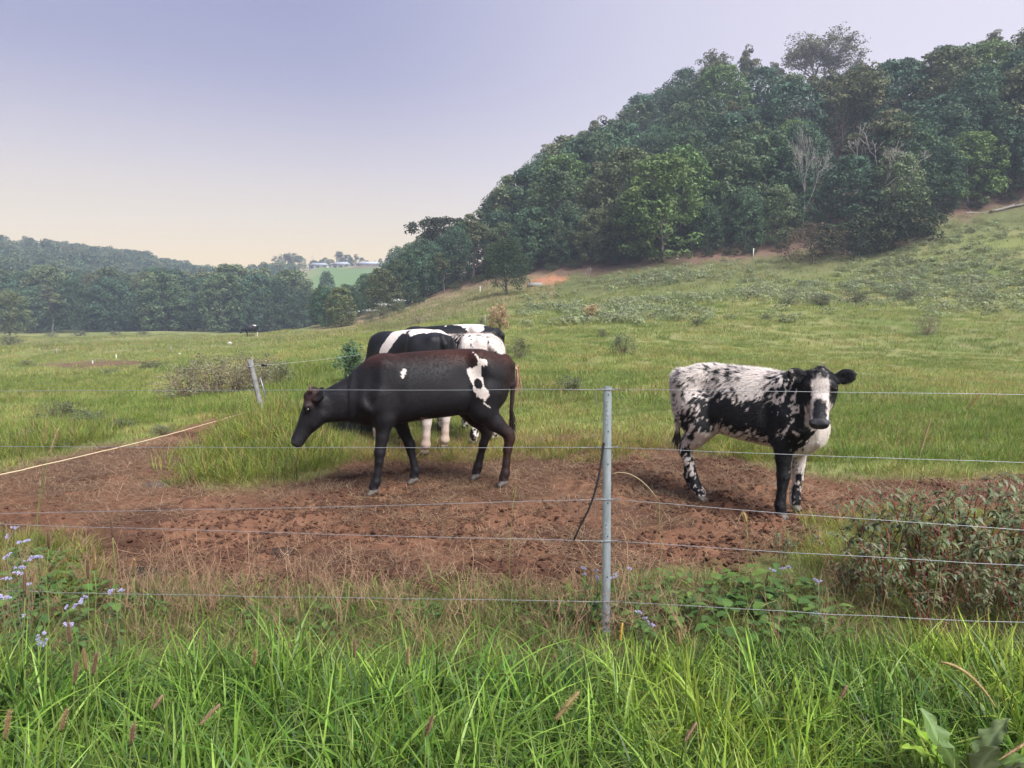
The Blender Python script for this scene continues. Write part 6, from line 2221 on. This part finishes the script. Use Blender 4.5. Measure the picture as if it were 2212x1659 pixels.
# ------------------------------------------------------------------ last small growth: weeds and flowers on the slope, dry stems on the soil
rg = np.random.default_rng(55)
fl = []
for i in range(3):
    n = 70
    a = rg.uniform(0, 6.28, n); r_ = .5 * np.sqrt(rg.uniform(0, 1, n))
    c = np.stack([r_ * np.cos(a), r_ * np.sin(a), rg.uniform(.05, .42, n)], 1)
    V, Q, C = leaf_quads(c, unitn(rg.normal(0, .6, (n, 3)) + (0, 0, .7)), .15, rg, np.array((.245, .28, .135)) * rg.uniform(.75, 1.25, (n, 1)))
    mb = MB().add(V, Q, None, C)
    n2 = 12 if i < 2 else 5
    a = rg.uniform(0, 6.28, n2); r_ = .5 * np.sqrt(rg.uniform(0, 1, n2))
    c = np.stack([r_ * np.cos(a), r_ * np.sin(a), rg.uniform(.38, .5, n2)], 1)
    V, Q, C = leaf_quads(c, unitn(rg.normal(0, .3, (n2, 3)) + (0, 0, 1)), .06, rg, np.tile((.38, .39, .45), (n2, 1)))
    mb.add(V, Q, None, C)
    fl.append(mb.build('slope_weed', M['grass'], None, False, PROTO))
q = []
for poly, n in [([(1130, 690), (1250, 650), (1400, 610), (1700, 590), (2230, 590), (2230, 650), (1900, 665), (1600, 660), (1300, 700), (1150, 705)], 1500), ([(1250, 610), (1500, 575), (1800, 560), (2230, 500), (2230, 590), (1700, 590), (1400, 610)], 900)]:
    w = np.array([tuple(ground_at(a, b_))[:2] for a, b_ in poly])
    lo, hi = w.min(0), w.max(0)
    c = rg.uniform(lo, hi, (n * 3, 2))
    dn = fbm(c[:, 0] * .12, c[:, 1] * .12, 0, 61, 3)
    c = c[(in_poly(c[:, 0], c[:, 1], w) + rg.normal(0, 5.0, len(c)) > 0) & (rg.uniform(0, 1, len(c)) < smooth(.30, .75, dn))][:n]
    q.append(c)
q = np.concatenate(q)
o = scatter('slope_weeds', fl, np.column_stack([q, H(q[:, 0], q[:, 1])]), rg.uniform(0, 6.28, len(q)), rg.uniform(.6, 1.3, len(q)), rg.uniform(.75, 1.2, (len(q), 1)) * np.ones(3), rg.integers(0, 3, len(q)))
tag(o, 'grey green weeds with tiny whitish flowers covering the upper slope', 'weeds')
ds = []
for i in range(4):
    mb = MB()
    for k in range(5):
        e_ = np.array((rg.normal(0, .07), rg.normal(0, .07), rg.uniform(.14, .34)))
        p = wiggle(rg, np.array((rg.normal(0, .02), rg.normal(0, .02), -.02)), e_, 6, .012)
        c = np.array((.30, .19, .12)) * rg.uniform(.7, 1.2)
        mb.tube(p, np.linspace(.0018, .0008, 6), 3, c, False)
        for b_ in range(3):
            s = p[rg.integers(2, 5)]
            mb.tube([s, s + rg.normal(0, .03, 3) + (0, 0, .03), s + rg.normal(0, .04, 3) + (0, 0, .07)], [.001, .0009, .0006], 3, c, False)
    ds.append(mb.build('stems', M['stalk'], None, False, PROTO))
q = np.stack([rg.uniform(-3, 3.2, 240), rg.uniform(3.25, 4.4, 240)], 1)
q = q[rg.uniform(0, 1, len(q)) < smooth(4.6, 3.5, q[:, 1]) * (.35 + .65 * (fbm(q[:, 0], q[:, 1], 0, 19, 2) > .5))]
o = scatter('dry_stems', ds, np.column_stack([q, HG(q[:, 0], q[:, 1])]), rg.uniform(0, 6.28, len(q)), rg.uniform(.7, 1.35, len(q)), np.ones((len(q), 3)), rg.integers(0, 4, len(q)), rg.normal(0, .2, (len(q), 2)))
tag(o, 'thin dry branching stems standing at the edge of the soil', 'stems')
make_brown_cow()
make_calf()
make_rear_cows()
# ------------------------------------------------------------------ the hazy evening air
gx0, gx1, gy0, gy1 = gxs[0] - 25, gxs[-1] + 25, gys[0] - 25, gys[-1] + 25
top = float(GZ.max()) + 32
bot = float(GZ.min()) - 1.5
hz = MB().box((gx0, gy0, bot), (gx1, gy1, top)).build('haze', None)
hm = bpy.data.materials.new('evening_haze')
hm.use_nodes = True
hn = hm.node_tree
hn.nodes.clear()
ho = hn.nodes.new('ShaderNodeOutputMaterial')
pv = hn.nodes.new('ShaderNodeVolumePrincipled')
pv.inputs['Color'].default_value = (.70, .80, 1.0, 1)
pv.inputs['Density'].default_value = .00066
pv.inputs['Anisotropy'].default_value = .0
hn.links.new(pv.outputs[0], ho.inputs['Volume'])
hz.data.materials.append(hm)
tag(hz, 'pale evening haze hanging over the valley', 'haze', None, 'stuff')
print('HAZE', gx0, gx1, gy0, gy1, bot, top)
